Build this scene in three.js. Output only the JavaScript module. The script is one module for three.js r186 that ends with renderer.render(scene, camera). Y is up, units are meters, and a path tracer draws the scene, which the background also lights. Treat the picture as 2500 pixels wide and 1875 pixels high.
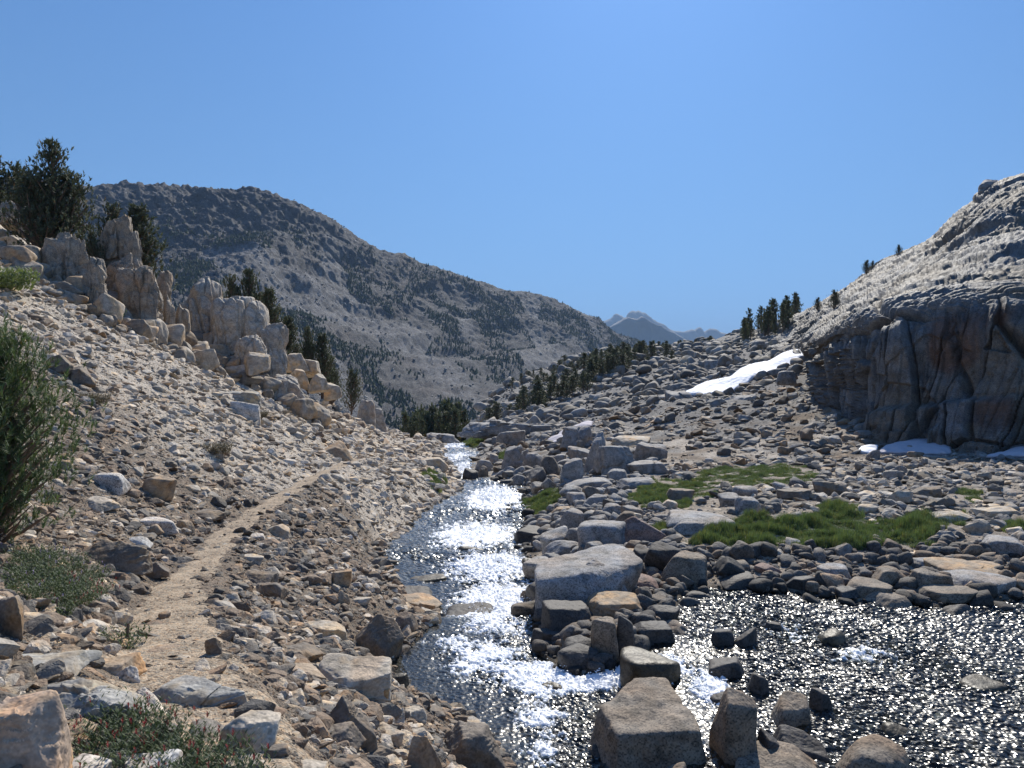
import * as THREE from 'three';
import { mergeVertices, mergeGeometries } from 'three/addons/utils/BufferGeometryUtils.js';

// ---------------------------------------------------------------- camera, sky, sun, exposure
const scene = new THREE.Scene();
const camera = new THREE.PerspectiveCamera(53.0, 4 / 3, 0.1, 30000);
camera.position.set(0, 1.65, 0);
camera.rotation.set(-Math.atan(39.5 / 1664), 0, 0);
const renderer = new THREE.WebGLRenderer({ antialias: true });
renderer.toneMapping = THREE.LinearToneMapping;
renderer.toneMappingExposure = 1.18;
renderer.shadowMap.enabled = true;

// the sun stands ahead of the walker, high above the valley and a little to the right
const SUN = new THREE.Vector3(0.187, 0.685, -1).normalize();
function clearSky(w = 512, h = 256) {          // clear mountain air: deep blue overhead, paler low down, brighter round the sun
  const a = new Float32Array(w * h * 4);
  for (let j = 0; j < h; j++) for (let i = 0; i < w; i++) {
    const el = ((j + 0.5) / h - 0.5) * Math.PI, az = ((i + 0.5) / w - 0.5) * 2 * Math.PI;
    const x = Math.cos(el) * Math.cos(az), y = Math.sin(el), z = Math.cos(el) * Math.sin(az);
    const cg = x * SUN.x + y * SUN.y + z * SUN.z, g = Math.acos(Math.min(1, Math.max(-1, cg)));
    const low = Math.exp(-Math.max(0, y) * 3.0), scatter = 0.66 + 0.24 * cg * cg + 0.62 * Math.exp(-g * 2.2);
    const k = (j * w + i) * 4;
    a[k] = scatter * (0.045 + 0.205 * low) + 0.11 * Math.exp(-g * 4.5);
    a[k + 1] = scatter * (0.15 + 0.37 * low) + 0.12 * Math.exp(-g * 4.5);
    a[k + 2] = scatter * (0.46 + 0.44 * low) + 0.12 * Math.exp(-g * 4.5);
    a[k + 3] = 1;
  }
  const t = new THREE.DataTexture(a, w, h, THREE.RGBAFormat, THREE.FloatType);
  t.mapping = THREE.EquirectangularReflectionMapping; t.magFilter = THREE.LinearFilter; t.minFilter = THREE.LinearFilter; t.needsUpdate = true;
  return t;
}
const SKY = clearSky();
scene.background = SKY; scene.environment = SKY;
const sun = new THREE.DirectionalLight(new THREE.Color(1, 0.94, 0.83), 5);
sun.position.copy(SUN).multiplyScalar(200); sun.target.position.set(0, 0, -30);
sun.castShadow = true; sun.shadow.mapSize.set(4096, 4096);
Object.assign(sun.shadow.camera, { left: -90, right: 90, top: 90, bottom: -90, near: 1, far: 600 });
scene.add(sun, sun.target);
scene.fog = new THREE.FogExp2(new THREE.Color(0.5, 0.72, 1.0), 0.00009);
// ---------------------------------------------------------------- noise and small helpers
function rng(seed) { let s = (seed * 2654435761) >>> 0 || 1; return () => { s |= 0; s = s + 0x6D2B79F5 | 0; let t = Math.imul(s ^ s >>> 15, 1 | s); t = t + Math.imul(t ^ t >>> 7, 61 | t) ^ t; return ((t ^ t >>> 14) >>> 0) / 4294967296; }; }
const PERM = new Uint8Array(512); { const r = rng(7), p = [...Array(256).keys()]; for (let i = 255; i > 0; i--) { const j = Math.floor(r() * (i + 1)); [p[i], p[j]] = [p[j], p[i]]; } for (let i = 0; i < 512; i++) PERM[i] = p[i & 255]; }
const GX = [1, -1, 1, -1, 1, -1, 1, -1, 0, 0, 0, 0], GY = [1, 1, -1, -1, 0, 0, 0, 0, 1, -1, 1, -1], GZ = [0, 0, 0, 0, 1, 1, -1, -1, 1, 1, -1, -1];
function noise(x, y, z = 0) {
  const xf = Math.floor(x), yf = Math.floor(y), zf = Math.floor(z), X = xf & 255, Y = yf & 255, Z = zf & 255;
  x -= xf; y -= yf; z -= zf;
  const u = x * x * x * (x * (x * 6 - 15) + 10), v = y * y * y * (y * (y * 6 - 15) + 10), w = z * z * z * (z * (z * 6 - 15) + 10);
  const A = PERM[X] + Y, B = PERM[X + 1] + Y;
  const g = (h, a, b, c) => { h = PERM[h] % 12; return GX[h] * a + GY[h] * b + GZ[h] * c; };
  const l = (t, a, b) => a + t * (b - a);
  return l(w, l(v, l(u, g(PERM[A] + Z, x, y, z), g(PERM[B] + Z, x - 1, y, z)), l(u, g(PERM[A + 1] + Z, x, y - 1, z), g(PERM[B + 1] + Z, x - 1, y - 1, z))),
    l(v, l(u, g(PERM[A] + Z + 1, x, y, z - 1), g(PERM[B] + Z + 1, x - 1, y, z - 1)), l(u, g(PERM[A + 1] + Z + 1, x, y - 1, z - 1), g(PERM[B + 1] + Z + 1, x - 1, y - 1, z - 1))));
}
function fbm(x, y, z, n = 4) { let s = 0, a = 0.5; for (let i = 0; i < n; i++) { s += a * noise(x, y, z); x = x * 2.03 + 5.1; y = y * 2.03 + 1.7; z = z * 2.03 + 9.2; a *= 0.5; } return s; }
function ridged(x, y, z, n = 4) { let s = 0, a = 0.5; for (let i = 0; i < n; i++) { s += a * (1 - Math.abs(noise(x, y, z)) * 2); x = x * 2.05 + 3.1; y = y * 2.05 + 7.7; z = z * 2.05 + 1.2; a *= 0.5; } return s; }
const clamp = (x, a = 0, b = 1) => x < a ? a : x > b ? b : x, lerp = (a, b, t) => a + (b - a) * t;
const sstep = (a, b, x) => { x = clamp((x - a) / (b - a)); return x * x * (3 - 2 * x); };
// distance to the nearest two seed points of a jittered 3-D lattice, and the id of the nearest
function cells(x, y, z) {
  const X = Math.floor(x), Y = Math.floor(y), Z = Math.floor(z); let a = 9, b = 9, id = 0;
  for (let i = -1; i < 2; i++) for (let j = -1; j < 2; j++) for (let k = -1; k < 2; k++) {
    const h = PERM[PERM[PERM[(X + i) & 255] + ((Y + j) & 255)] + ((Z + k) & 255)], h2 = PERM[h + 37], h3 = PERM[h2 + 91];
    const dx = X + i + h / 255 - x, dy = Y + j + h2 / 255 - y, dz = Z + k + h3 / 255 - z, d = dx * dx + dy * dy + dz * dz;
    if (d < a) { b = a; a = d; id = h; } else if (d < b) b = d;
  }
  return [Math.sqrt(a), Math.sqrt(b), id];
}
function tab(t, x) {                            // smooth curve through [x, y] pairs
  const n = t.length; if (x <= t[0][0]) return t[0][1]; if (x >= t[n - 1][0]) return t[n - 1][1];
  let i = 0; while (t[i + 1][0] < x) i++;
  const [x1, y1] = t[i], [x2, y2] = t[i + 1], h = x2 - x1, s = (y2 - y1) / h;
  const m1 = i > 0 ? lim((y1 - t[i - 1][1]) / (x1 - t[i - 1][0]), s) : s, m2 = i < n - 2 ? lim(s, (t[i + 2][1] - y2) / (t[i + 2][0] - x2)) : s;
  const q = (x - x1) / h, q2 = q * q, q3 = q2 * q;
  return (2 * q3 - 3 * q2 + 1) * y1 + (q3 - 2 * q2 + q) * h * m1 + (-2 * q3 + 3 * q2) * y2 + (q3 - q2) * h * m2;
}
function lim(a, b) { return a * b <= 0 ? 0 : 2 * a * b / (a + b); }

// ---------------------------------------------------------------- the lie of the land, in metres; d = -z runs down the valley
const WATER = [[0, -1.6], [5, -1.66], [8, -1.74], [10.4, -1.8], [11.3, -2.05], [15, -2.25], [20, -2.62], [29, -3.1], [40, -3.7], [55, -4.55], [70, -5.4], [78, -7], [90, -12], [130, -28], [220, -60]];
const BANK_L = [[0, 0.4], [5, 0.3], [6.45, -0.06], [7.2, -0.25], [7.9, -1.15], [8.7, -1.34], [9.45, -1.17], [11.2, -0.98], [12.4, -1.5], [14, -2.15], [17.3, -2.77], [23.5, -2.6], [29.5, -2.05], [36, -2.5], [40.5, -2.95], [46, -3.9], [52, -4.7], [68, -6], [90, -9], [220, -14]];
const BANK_R = [[0, 0.75], [6.45, 0.75], [8, 0.88], [8.7, 0.5], [9.45, 0.28], [11.2, 0.3], [14, 0.45], [17.3, 0.25], [23.5, 0.36], [29.5, 0.43], [33, -0.6], [40.5, -2.2], [46, -2.4], [52, -2.4], [68, -3.9], [90, -6], [220, -8]];
const TRAIL_X = [[0, -0.9], [3.16, -1.22], [4.1, -1.72], [5.2, -2.32], [6.85, -3.03], [9.5, -3.75], [12.2, -4.32], [14.9, -4.55], [18.3, -4.85], [23.4, -5.05], [30, -5.6], [40, -6.6], [60, -8], [90, -12]];
const TRAIL_Y = [[0, 0.12], [3.16, 0], [4.1, -0.1], [5.2, -0.25], [6.85, -0.45], [9.5, -0.7], [12.2, -0.85], [14.9, -0.96], [18.3, -1.1], [23.4, -1.32], [30, -1.85], [40, -2.7], [55, -3.9], [70, -5], [80, -8], [90, -12], [130, -28], [220, -60]];
const SLOPE = [[0, 0.4], [4, 0.42], [8, 0.5], [14, 0.57], [20, 0.61], [40, 0.6], [50, 0.6], [60, 0.42], [80, 0.35]];
const CREST = [[0, 5], [12, 9], [20, 10], [30, 9.3], [36, 5.6], [40, 2.7], [45, 1], [50, -0.4], [60, -2.9], [70, -4.7], [80, -9], [100, -20], [130, -32], [220, -60]];
const RIGHT = [   // cross-sections of the right bank: d, then [x, y] pairs
  [0, [[0, -1.6], [3, -1.75], [8, -1.75], [14, -1.3], [30, 0]]],
  [9, [[0.3, -1.55], [2, -1.5], [5, -1.6], [9, -1.5], [16, -1.2], [30, 0]]],
  [12, [[0.3, -1.85], [1.2, -1.7], [2.4, -1.52], [4, -1.5], [8, -1.44], [14, -1.3], [25, -0.6], [40, 2]]],
  [16, [[0.4, -2.25], [1.2, -1.95], [2.4, -1.62], [4, -1.47], [8, -1.4], [14, -1.3], [22, -0.9], [40, 2]]],
  [22, [[0.4, -2.65], [1.5, -2.3], [3, -2.02], [5, -1.86], [9, -1.72], [15, -1.62], [22, -1.2], [40, 2]]],
  [30, [[0.4, -3], [1.6, -2.7], [4, -2.3], [8, -2.1], [13, -2], [18, -1.8], [25, -0.6], [40, 3]]],
  [40, [[-2, -3.6], [1, -3.1], [4, -2.6], [8, -2.0], [12, -1.4], [16.5, -0.7], [20, 0.1], [30, 3], [45, 6]]],
  [55, [[-2.4, -4.4], [2, -3.7], [7, -2.4], [12, -1.0], [16, -0.35], [20, 0.75], [25, 2.1], [32, 4], [50, 8]]],
  [75, [[-4, -5.5], [1, -4.6], [6, -3.2], [11, -1.8], [17, -0.1], [24, 1.95], [30, 3.7], [42, 7], [70, 13]]],
  [100, [[-16, -10], [-8, -7.6], [-2, -6], [6, -3], [14, 0], [22, 2.1], [32, 4.6], [45, 8.6], [80, 17]]],
  [140, [[-26, -21], [-14, -13.5], [-5, -8.6], [4, -4.6], [12, -0.2], [20, 2.4], [32, 3.4], [50, 7.4], [90, 18]]],
  [185, [[-30, -31], [-14, -14], [-4.5, -5.4], [5, -0.4], [14, 2.0], [24, 3.3], [40, 4.4], [60, 10.5], [100, 18]]],
  [215, [[-30, -44], [-14, -26], [0, -10], [14, 0], [24, 4], [40, 6], [60, 8], [100, 14]]],
  [280, [[-30, -70], [0, -52], [24, -34], [60, -22], [100, -10]]],
  [380, [[-30, -90], [0, -88], [60, -76], [140, -40]]],
];
const POOL_L = [[0, 0.6], [8.2, 0.7], [8.8, 1.5], [9.4, 1.9], [11, 2.5], [12, 3.4]], POOL_FAR = [[1, 11.2], [3, 11.15], [4.7, 10.6], [5.6, 10.4], [7, 10.55], [9, 10.6], [12, 10.2]], POOL_Y = -1.6;
const waterY = (x, d) => lerp(tab(WATER, d), POOL_Y, d < 12.5 ? sstep(0.75, 1.75, x) : 0);
function wet(x, d) {                            // metres inside (+) or outside (-) the water's edge
  const n = 0.16 * noise(x * 1.7, d * 1.7, 3.3) + 0.1 * noise(x * 4, d * 4, 8.8), w = d > 30 ? 1.6 : 1;
  let s = Math.min(x - tab(BANK_L, d), tab(BANK_R, d) - x);
  if (d < 12.5) s = Math.max(s, Math.min(x - tab(POOL_L, d), (tab(POOL_FAR, x) - d) * 0.8));
  return s + n * w;
}
function rightLand(x, d) {
  let i = 0; while (i < RIGHT.length - 2 && RIGHT[i + 1][0] < d) i++;
  const t = clamp((d - RIGHT[i][0]) / (RIGHT[i + 1][0] - RIGHT[i][0]));
  return lerp(tab(RIGHT[i][1], x), tab(RIGHT[i + 1][1], x), t);
}
function landBase(x, d) {
  const tx = tab(TRAIL_X, d), ty = tab(TRAIL_Y, d), bl = tab(BANK_L, d), mid = (bl + tab(BANK_R, d)) / 2;
  if (x > mid) return rightLand(x, d);
  if (x < tx - 0.3) {
    const up = tab(SLOPE, d) * (tx - 0.3 - x), top = Math.max(0.3, tab(CREST, d) - ty), k = 5;
    return ty + Math.pow(Math.pow(up + 1e-4, -k) + Math.pow(top, -k), -1 / k);
  }
  if (x < tx + 0.3) return ty;
  const t = clamp((x - tx - 0.3) / Math.max(0.4, bl - tx - 0.3)), e = d < 9 ? 1.25 : 1.05;
  return lerp(ty, tab(WATER, d) + 0.02, Math.pow(t, e));
}
function H(x, d) {
  const w = wet(x, d), wy = waterY(x, d);
  const tx = tab(TRAIL_X, d), onTrail = d < 40 ? 1 - sstep(0.3, 0.75, Math.abs(x - tx)) : 0;
  let y = landBase(x, d) + (1 - 0.8 * onTrail) * (0.1 * noise(x * 0.9, d * 0.9, 1.5) + 0.05 * noise(x * 2.6, d * 2.6, 4.1) + (d > 24 ? sstep(24, 60, d) * 0.5 * noise(x * 0.21, d * 0.21, 9) : 0));
  if (d > 95) y += sstep(95, 140, d) * (1.3 * noise(x * 0.07, d * 0.07, 2) + 0.7 * ridged(x * 0.16, d * 0.16, 6, 3));
  y = lerp(wy + 0.03, y, sstep(0, 0.9, -w));
  if (w > 0) y = wy - Math.min(0.3, 0.02 + w * 0.45) + 0.06 * noise(x * 3, d * 3, 7);
  return y;
}
// ---------------------------------------------------------------- textures and materials
function tex(n, fn, srgb = false) {             // tileable n x n map from fn(u, v) -> [r, g, b] in 0..1 (linear unless srgb)
  const a = new Uint8Array(n * n * 4);
  for (let j = 0; j < n; j++) for (let i = 0; i < n; i++) { const c = fn(i / n, j / n, i, j), k = (j * n + i) * 4; for (let q = 0; q < 3; q++) a[k + q] = clamp(c[q]) * 255; a[k + 3] = 255; }
  const t = new THREE.DataTexture(a, n, n, THREE.RGBAFormat); t.wrapS = t.wrapT = THREE.RepeatWrapping; t.magFilter = THREE.LinearFilter; t.minFilter = THREE.LinearMipmapLinearFilter; t.generateMipmaps = true;
  if (srgb) t.colorSpace = THREE.SRGBColorSpace; t.needsUpdate = true; return t;
}
// noise that repeats after one tile: periodic value noise
function pnoise(u, v, f, s) {
  const x = u * f, y = v * f, X = Math.floor(x), Y = Math.floor(y); let fx = x - X, fy = y - Y; fx = fx * fx * (3 - 2 * fx); fy = fy * fy * (3 - 2 * fy);
  const h = (i, j) => PERM[PERM[(((X + i) % f + f) % f + s) & 255] + ((((Y + j) % f + f) % f) & 255)] / 255;
  return lerp(lerp(h(0, 0), h(1, 0), fx), lerp(h(0, 1), h(1, 1), fx), fy);
}
const pf = (u, v, f, s, n = 4) => { let a = 0.5, t = 0; for (let i = 0; i < n; i++) { t += a * pnoise(u, v, f, s + i * 17); f *= 2; a *= 0.5; } return t / (1 - Math.pow(0.5, n)); };
const graniteMap = tex(512, (u, v) => { const g = pf(u, v, 6, 3), s = pf(u, v, 90, 9, 2), m = pf(u, v, 18, 31, 3); const l = 0.87 + 0.3 * (g - 0.5) + 0.42 * (s - 0.5) + 0.25 * (m - 0.5) - (s < 0.3 ? 0.18 : 0); const w = (pf(u, v, 5, 77) - 0.5) * 0.1; return [l + w, l, l - w * 1.2]; }, true);
const graniteBump = tex(512, (u, v) => { const l = 0.45 * pf(u, v, 8, 5, 5) + 0.3 * pf(u, v, 64, 19, 2) + 0.35 * Math.abs(pf(u, v, 14, 40, 3) - 0.5) * 2; return [l, l, l]; });
const slateMap = tex(512, (u, v) => { const b = pf(u, v, 4, 3, 4), st = pnoise(u + 0.05 * b, v, 2, 8) * 0.3 + pf(u * 1, (v + 0.08 * b), 40, 12, 2) * 0.2 + 0.5 * pf(u, v, 10, 61, 4); const l = 0.84 + 0.6 * (st - 0.5) + 0.25 * (pf(u, v, 100, 4, 2) - 0.5); const o = Math.max(0, pf(u, v, 6, 90, 4) - 0.52) * 1.4; return [l + o * 0.35, l + o * 0.1, l - o * 0.25]; }, true);
const slateBump = tex(512, (u, v) => { const b = pf(u, v, 5, 21, 4); const l = 0.4 * pf(u, (v + 0.1 * b) % 1, 24, 2, 3) + 0.5 * Math.abs(pf(u, v, 9, 52, 4) - 0.5) * 2 + 0.2 * pf(u, v, 90, 7, 2); return [l, l, l]; });
const gravelMap = tex(1024, (u, v) => { const a = pf(u, v, 48, 3, 3), b = pf(u, v, 150, 5, 2), c = pf(u, v, 6, 8, 4); const l = 0.82 + 0.5 * (a - 0.5) + 0.6 * (b - 0.5) + 0.35 * (c - 0.5); const w = (pf(u, v, 70, 33, 2) - 0.5) * 0.14; return [l + w, l, l - w]; }, true);
const gravelBump = tex(1024, (u, v) => { const l = 0.5 * pf(u, v, 60, 3, 3) + 0.5 * pf(u, v, 160, 5, 2); return [l, l, l]; });
const rippleBump = tex(1024, (u, v) => { const q = 0.03 * pf(u, v, 5, 70, 2), l = 0.5 * pf(u + q, v - q, 9, 3, 3) + 0.32 * (1 - Math.abs(pf(u + q, v + q, 22, 44, 2) - 0.5) * 2) + 0.22 * pf(u, v, 60, 29, 2); return [l, l, l]; });
const snowBump = tex(512, (u, v) => { const l = pf(u, v, 8, 3, 5); return [l, l, l]; });
const rep = (t, r) => { const c = t.clone(); c.repeat.set(r, r); c.needsUpdate = true; return c; };
const lin = (r, g, b) => new THREE.Color().setRGB(r, g, b);
const std = (c, o = {}) => new THREE.MeshStandardMaterial({ color: lin(...c), roughness: 0.9, ...o });
const granite = (c, o = {}) => std(c, { map: graniteMap, bumpMap: graniteBump, bumpScale: 0.012, roughness: 0.82, vertexColors: true, ...o });
const slate = (c, o = {}) => std(c, { map: slateMap, bumpMap: slateBump, bumpScale: 0.014, roughness: 0.8, vertexColors: true, ...o });
const ROCK = {
  g: granite([0.42, 0.395, 0.37]), b: granite([0.33, 0.26, 0.19]), q: granite([0.62, 0.54, 0.44]), o: granite([0.48, 0.39, 0.29]), r: granite([0.36, 0.25, 0.21]),
  k: granite([0.1, 0.087, 0.076], { roughness: 0.72 }), m: granite([0.085, 0.066, 0.034], { roughness: 0.55 }),
  p: slate([0.68, 0.58, 0.45]), t: slate([0.56, 0.42, 0.28]), s: slate([0.3, 0.245, 0.19]), l: slate([0.52, 0.5, 0.45]), f: slate([0.66, 0.5, 0.37]), w: granite([0.8, 0.73, 0.64]),
};
const M = {
  ground: std([1, 1, 1], { map: rep(gravelMap, 0.7), bumpMap: rep(gravelBump, 0.7), bumpScale: 0.03, vertexColors: true, roughness: 0.95 }),
  path: std([0.5, 0.385, 0.265], { map: rep(gravelMap, 0.9), bumpMap: rep(gravelBump, 0.9), bumpScale: 0.012, roughness: 0.95 }),
  mountain: std([1, 1, 1], { map: rep(gravelMap, 0.02), bumpMap: rep(gravelBump, 0.02), bumpScale: 1.6, vertexColors: true }),
  peak: std([0.2, 0.2, 0.2], { vertexColors: true }),
  cliff: std([1, 1, 1], { map: rep(graniteMap, 0.6), bumpMap: rep(graniteBump, 0.6), bumpScale: 0.05, vertexColors: true, roughness: 0.72 }),
  water: new THREE.MeshPhysicalMaterial({ color: lin(0.4, 0.43, 0.42), roughness: 0.22, transmission: 1, thickness: 0, ior: 1.33 }),
  foam: std([0.86, 0.88, 0.9], { roughness: 0.6 }),
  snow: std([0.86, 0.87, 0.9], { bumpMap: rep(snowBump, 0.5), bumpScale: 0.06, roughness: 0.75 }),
  snowShadeTone: std([0.52, 0.48, 0.5], { bumpMap: rep(snowBump, 0.5), bumpScale: 0.05, roughness: 0.85 }),  // lilac-grey snow: shade under the cliff is partly put into this colour
  youngNeedles: new THREE.MeshPhysicalMaterial({ color: lin(0.1, 0.15, 0.04), roughness: 0.85, transmission: 0.35, thickness: 0, vertexColors: true }),
  bark: std([0.17, 0.12, 0.085], { roughness: 0.95 }),
  needles: new THREE.MeshPhysicalMaterial({ color: lin(0.085, 0.1, 0.045), roughness: 0.9, transmission: 0.3, thickness: 0, vertexColors: true }),
  farNeedles: std([0.06, 0.07, 0.035], { vertexColors: true }),
  grass: new THREE.MeshPhysicalMaterial({ color: lin(0.12, 0.175, 0.045), roughness: 0.9, transmission: 0.45, thickness: 0 }),
  leaf: new THREE.MeshPhysicalMaterial({ color: lin(0.075, 0.11, 0.03), roughness: 0.9, transmission: 0.4, thickness: 0 }),
  dryLeaf: new THREE.MeshPhysicalMaterial({ color: lin(0.15, 0.125, 0.07), roughness: 0.9, transmission: 0.35, thickness: 0 }),
  red: new THREE.MeshPhysicalMaterial({ color: lin(0.32, 0.03, 0.025), roughness: 0.9, transmission: 0.3, thickness: 0 }),
  lilac: std([0.42, 0.34, 0.5]), shrubGreen: new THREE.MeshPhysicalMaterial({ color: lin(0.15, 0.2, 0.05), roughness: 0.9, transmission: 0.4, thickness: 0 }),
};

// ---------------------------------------------------------------- scene bookkeeping
const taken = {};
function numbered(n) { const k = taken[n] = (taken[n] ?? -1) + 1; return k ? n + '_' + String(k).padStart(3, '0') : n; }
function add(o, name, ud, parent) {
  o.name = parent ? name : numbered(name);
  Object.assign(o.userData, ud); o.traverse(m => { if (m.isMesh) { m.castShadow = true; m.receiveShadow = true; } });
  (parent ?? scene).add(o); return o;
}
const mesh = (geo, mat, name, ud = {}, parent) => add(new THREE.Mesh(geo, mat), name, ud, parent);
function geom(pos, idx, col, uv) {
  const g = new THREE.BufferGeometry(); g.setAttribute('position', new THREE.Float32BufferAttribute(pos, 3));
  if (idx) g.setIndex(idx); if (col) g.setAttribute('color', new THREE.Float32BufferAttribute(col, 3)); if (uv) g.setAttribute('uv', new THREE.Float32BufferAttribute(uv, 2));
  g.computeVertexNormals(); return g;
}
// uv in metres: each face takes the plane it faces most
function boxUV(g, s = 1, ox = 0, oy = 0) {
  g = g.index ? g.toNonIndexed() : g; const p = g.attributes.position.array, uv = new Float32Array(p.length / 3 * 2);
  for (let i = 0; i < p.length; i += 9) {
    const ax = p[i + 3] - p[i], ay = p[i + 4] - p[i + 1], az = p[i + 5] - p[i + 2], bx = p[i + 6] - p[i], by = p[i + 7] - p[i + 1], bz = p[i + 8] - p[i + 2];
    const nx = Math.abs(ay * bz - az * by), ny = Math.abs(az * bx - ax * bz), nz = Math.abs(ax * by - ay * bx);
    for (let q = 0; q < 3; q++) { const k = i + q * 3, X = p[k], Y = p[k + 1], Z = p[k + 2], o = (i / 3 + q) * 2;
      const [a, b] = nx > ny && nx > nz ? [Z, Y] : ny > nz ? [X, Z] : [X, Y]; uv[o] = a * s + ox; uv[o + 1] = b * s + oy; }
  }
  g.setAttribute('uv', new THREE.Float32BufferAttribute(uv, 2)); return g;
}
// ---------------------------------------------------------------- ground, trail, water
const dark = (x, d) => {                         // 1 where the slope is dark slate debris, 0 where it is pale granite debris
  const tx = tab(TRAIL_X, d), l = tx - x, n = 2.2 * noise(x * 0.35, d * 0.35, 5) + noise(x * 1.2, d * 1.2, 2);
  if (x < tab(BANK_L, d)) return 1 - sstep(13.5, 17.5, d + n - (l < 0 ? 3 : 0) - clamp(l - 5, -3, 0) * 0.2);
  return x > 14 ? 0.3 : 0.55 * (1 - sstep(22, 34, d + n));
};
{
  const rows = 430, cols = 390, pos = [], col = [], uv = [], idx = [];
  for (let j = 0; j <= rows; j++) { const d = 1.2 * Math.pow(400 / 1.2, j / rows);
    for (let i = 0; i <= cols; i++) {
      const x = (i / cols * 2 - 1) * (0.668 * 1.3 * d + 2.2), y = H(x, d);
      pos.push(x, y, -d); uv.push(x, -d);
      const k = dark(x, d), n = 0.5 + 0.5 * noise(x * 1.1, d * 1.1, 6), w = wet(x, d), g = (x > tab(BANK_R, d) ? 1 : 0) * sstep(-0.05, 0.1, (d - 36) / 40 + 0.6 * noise(x * 0.3, d * 0.3, 16));
      let c = [lerp(0.66, 0.27, k), lerp(0.57, 0.205, k), lerp(0.46, 0.145, k)].map((q, e) => lerp(q, [0.27, 0.255, 0.235][e], g * 0.9) * (0.8 + 0.4 * n));
      if (x > tab(BANK_R, d) && d > 26 && d < 45) { const s = sstep(-0.05, 0.3, noise(x * 0.5, d * 0.5, 12)); c = c.map((q, e) => lerp(q, [0.2, 0.135, 0.08][e], s * 0.8)); }   // rusty soil between the stones
      if (w > -0.4) c = c.map((q, e) => lerp(q, [0.13, 0.1, 0.066][e] * (0.5 + 1.0 * n), sstep(-0.03, 0.03, w + 0.12 + 0.3 * noise(x * 6, d * 6, 17))));        // wet stones and silt
      col.push(...c);
    } }
  for (let j = 0; j < rows; j++) for (let i = 0; i < cols; i++) { const a = j * (cols + 1) + i, b = a + cols + 1; idx.push(a, a + 1, b, b, a + 1, b + 1); }
  mesh(geom(pos, idx, col, uv), M.ground, 'ground', { kind: 'structure', label: 'stony valley ground on both sides of the stream', category: 'ground' });
}
{ // the low country that carries on to the horizon
  const g = new THREE.PlaneGeometry(24000, 16000, 60, 40); g.rotateX(-Math.PI / 2); const p = g.attributes.position;
  for (let i = 0; i < p.count; i++) p.setY(i, -160 + 40 * noise(p.getX(i) / 900, p.getZ(i) / 900, 3)); g.translate(0, 0, -5000); g.computeVertexNormals();
  mesh(g, std([0.16, 0.16, 0.13]), 'valley_floor', { kind: 'structure', label: 'low valley country beyond the hills', category: 'valley' });
}
{ // the footpath: trodden earth, its edges ragged and sinking into the gravel
  const pos = [], uv = [], idx = [], n = 420, m = 22;
  for (let j = 0; j <= n; j++) { const d = 1.6 * Math.pow(27 / 1.6, j / n), tx = tab(TRAIL_X, d), tan = (tab(TRAIL_X, d + 0.1) - tx) / 0.1, wide = Math.sqrt(1 + tan * tan);
    const broad = d < 4.4 ? 2.6 : lerp(2.6, 1.3, sstep(4.4, 8, d)), wl = (0.25 + 0.12 * noise(d * 1.3, 1, 5)) * wide * broad, wr = (0.24 + 0.12 * noise(d * 1.1, 9, 5)) * wide * broad;
    for (let i = 0; i <= m; i++) { const t = i / m * 2 - 1, x = tx + (t < 0 ? t * wl : t * wr) * 1.25, e = Math.abs(t);
      pos.push(x, H(x, d) + 0.012 - 0.05 * sstep(0.3, 1, e) + 0.022 * noise(x * 5, d * 5, 2) * (0.3 + e) + 0.012 * noise(x * 17, d * 17, 3) - 0.006 * (1 - e), -d); uv.push(x, -d); } }
  for (let j = 0; j < n; j++) for (let i = 0; i < m; i++) { const a = j * (m + 1) + i, b = a + m + 1; idx.push(a, a + 1, b, b, a + 1, b + 1); }
  mesh(geom(pos, idx, null, uv), M.path, 'path', { kind: 'structure', label: 'narrow trodden dirt footpath winding along the left slope', category: 'path' });
}
// how rough and white the water is: just below each small drop and where the pool spills over
const RAPIDS = [[-0.15, 12.0, 0.85, 1.6, 1], [-0.4, 14.8, 1.1, 1.8, 0.72], [-0.9, 19, 1.4, 3, 0.66], [-0.6, 27, 1.1, 4, 0.85], [-2.6, 39, 0.8, 6, 0.8], [-3.6, 50, 1.2, 6, 0.5], [-4.8, 63, 1.2, 5, 0.7], [0.35, 8.3, 0.5, 0.6, 0.95], [0.95, 8.15, 0.45, 0.3, 1], [1.55, 8.25, 0.45, 0.4, 0.9], [2.0, 7.7, 0.25, 0.5, 0.8], [-0.3, 8.9, 0.6, 0.8, 0.7], [-0.25, 10.2, 0.6, 0.8, 0.6], [0.3, 7.3, 0.35, 0.6, 0.62], [-0.6, 9.4, 0.6, 0.5, 0.5], [2.05, 7.1, 0.15, 0.5, 0.7], [0.1, 9.8, 0.3, 0.6, 0.35], [0.25, 6.6, 0.2, 0.35, 0.6], [4.0, 8.6, 0.6, 0.5, 0.45], [3.4, 9.3, 0.6, 0.5, 0.35], [4.6, 7.4, 1, 0.4, 0.2]];
function white(x, d) { let s = 0; for (const [a, b, rx, rd, k] of RAPIDS) { const q = ((x - a) / rx) ** 2 + ((d - b) / rd) ** 2; if (q < 4) s = Math.max(s, k * Math.exp(-q * 1.1)); } return s; }
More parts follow.
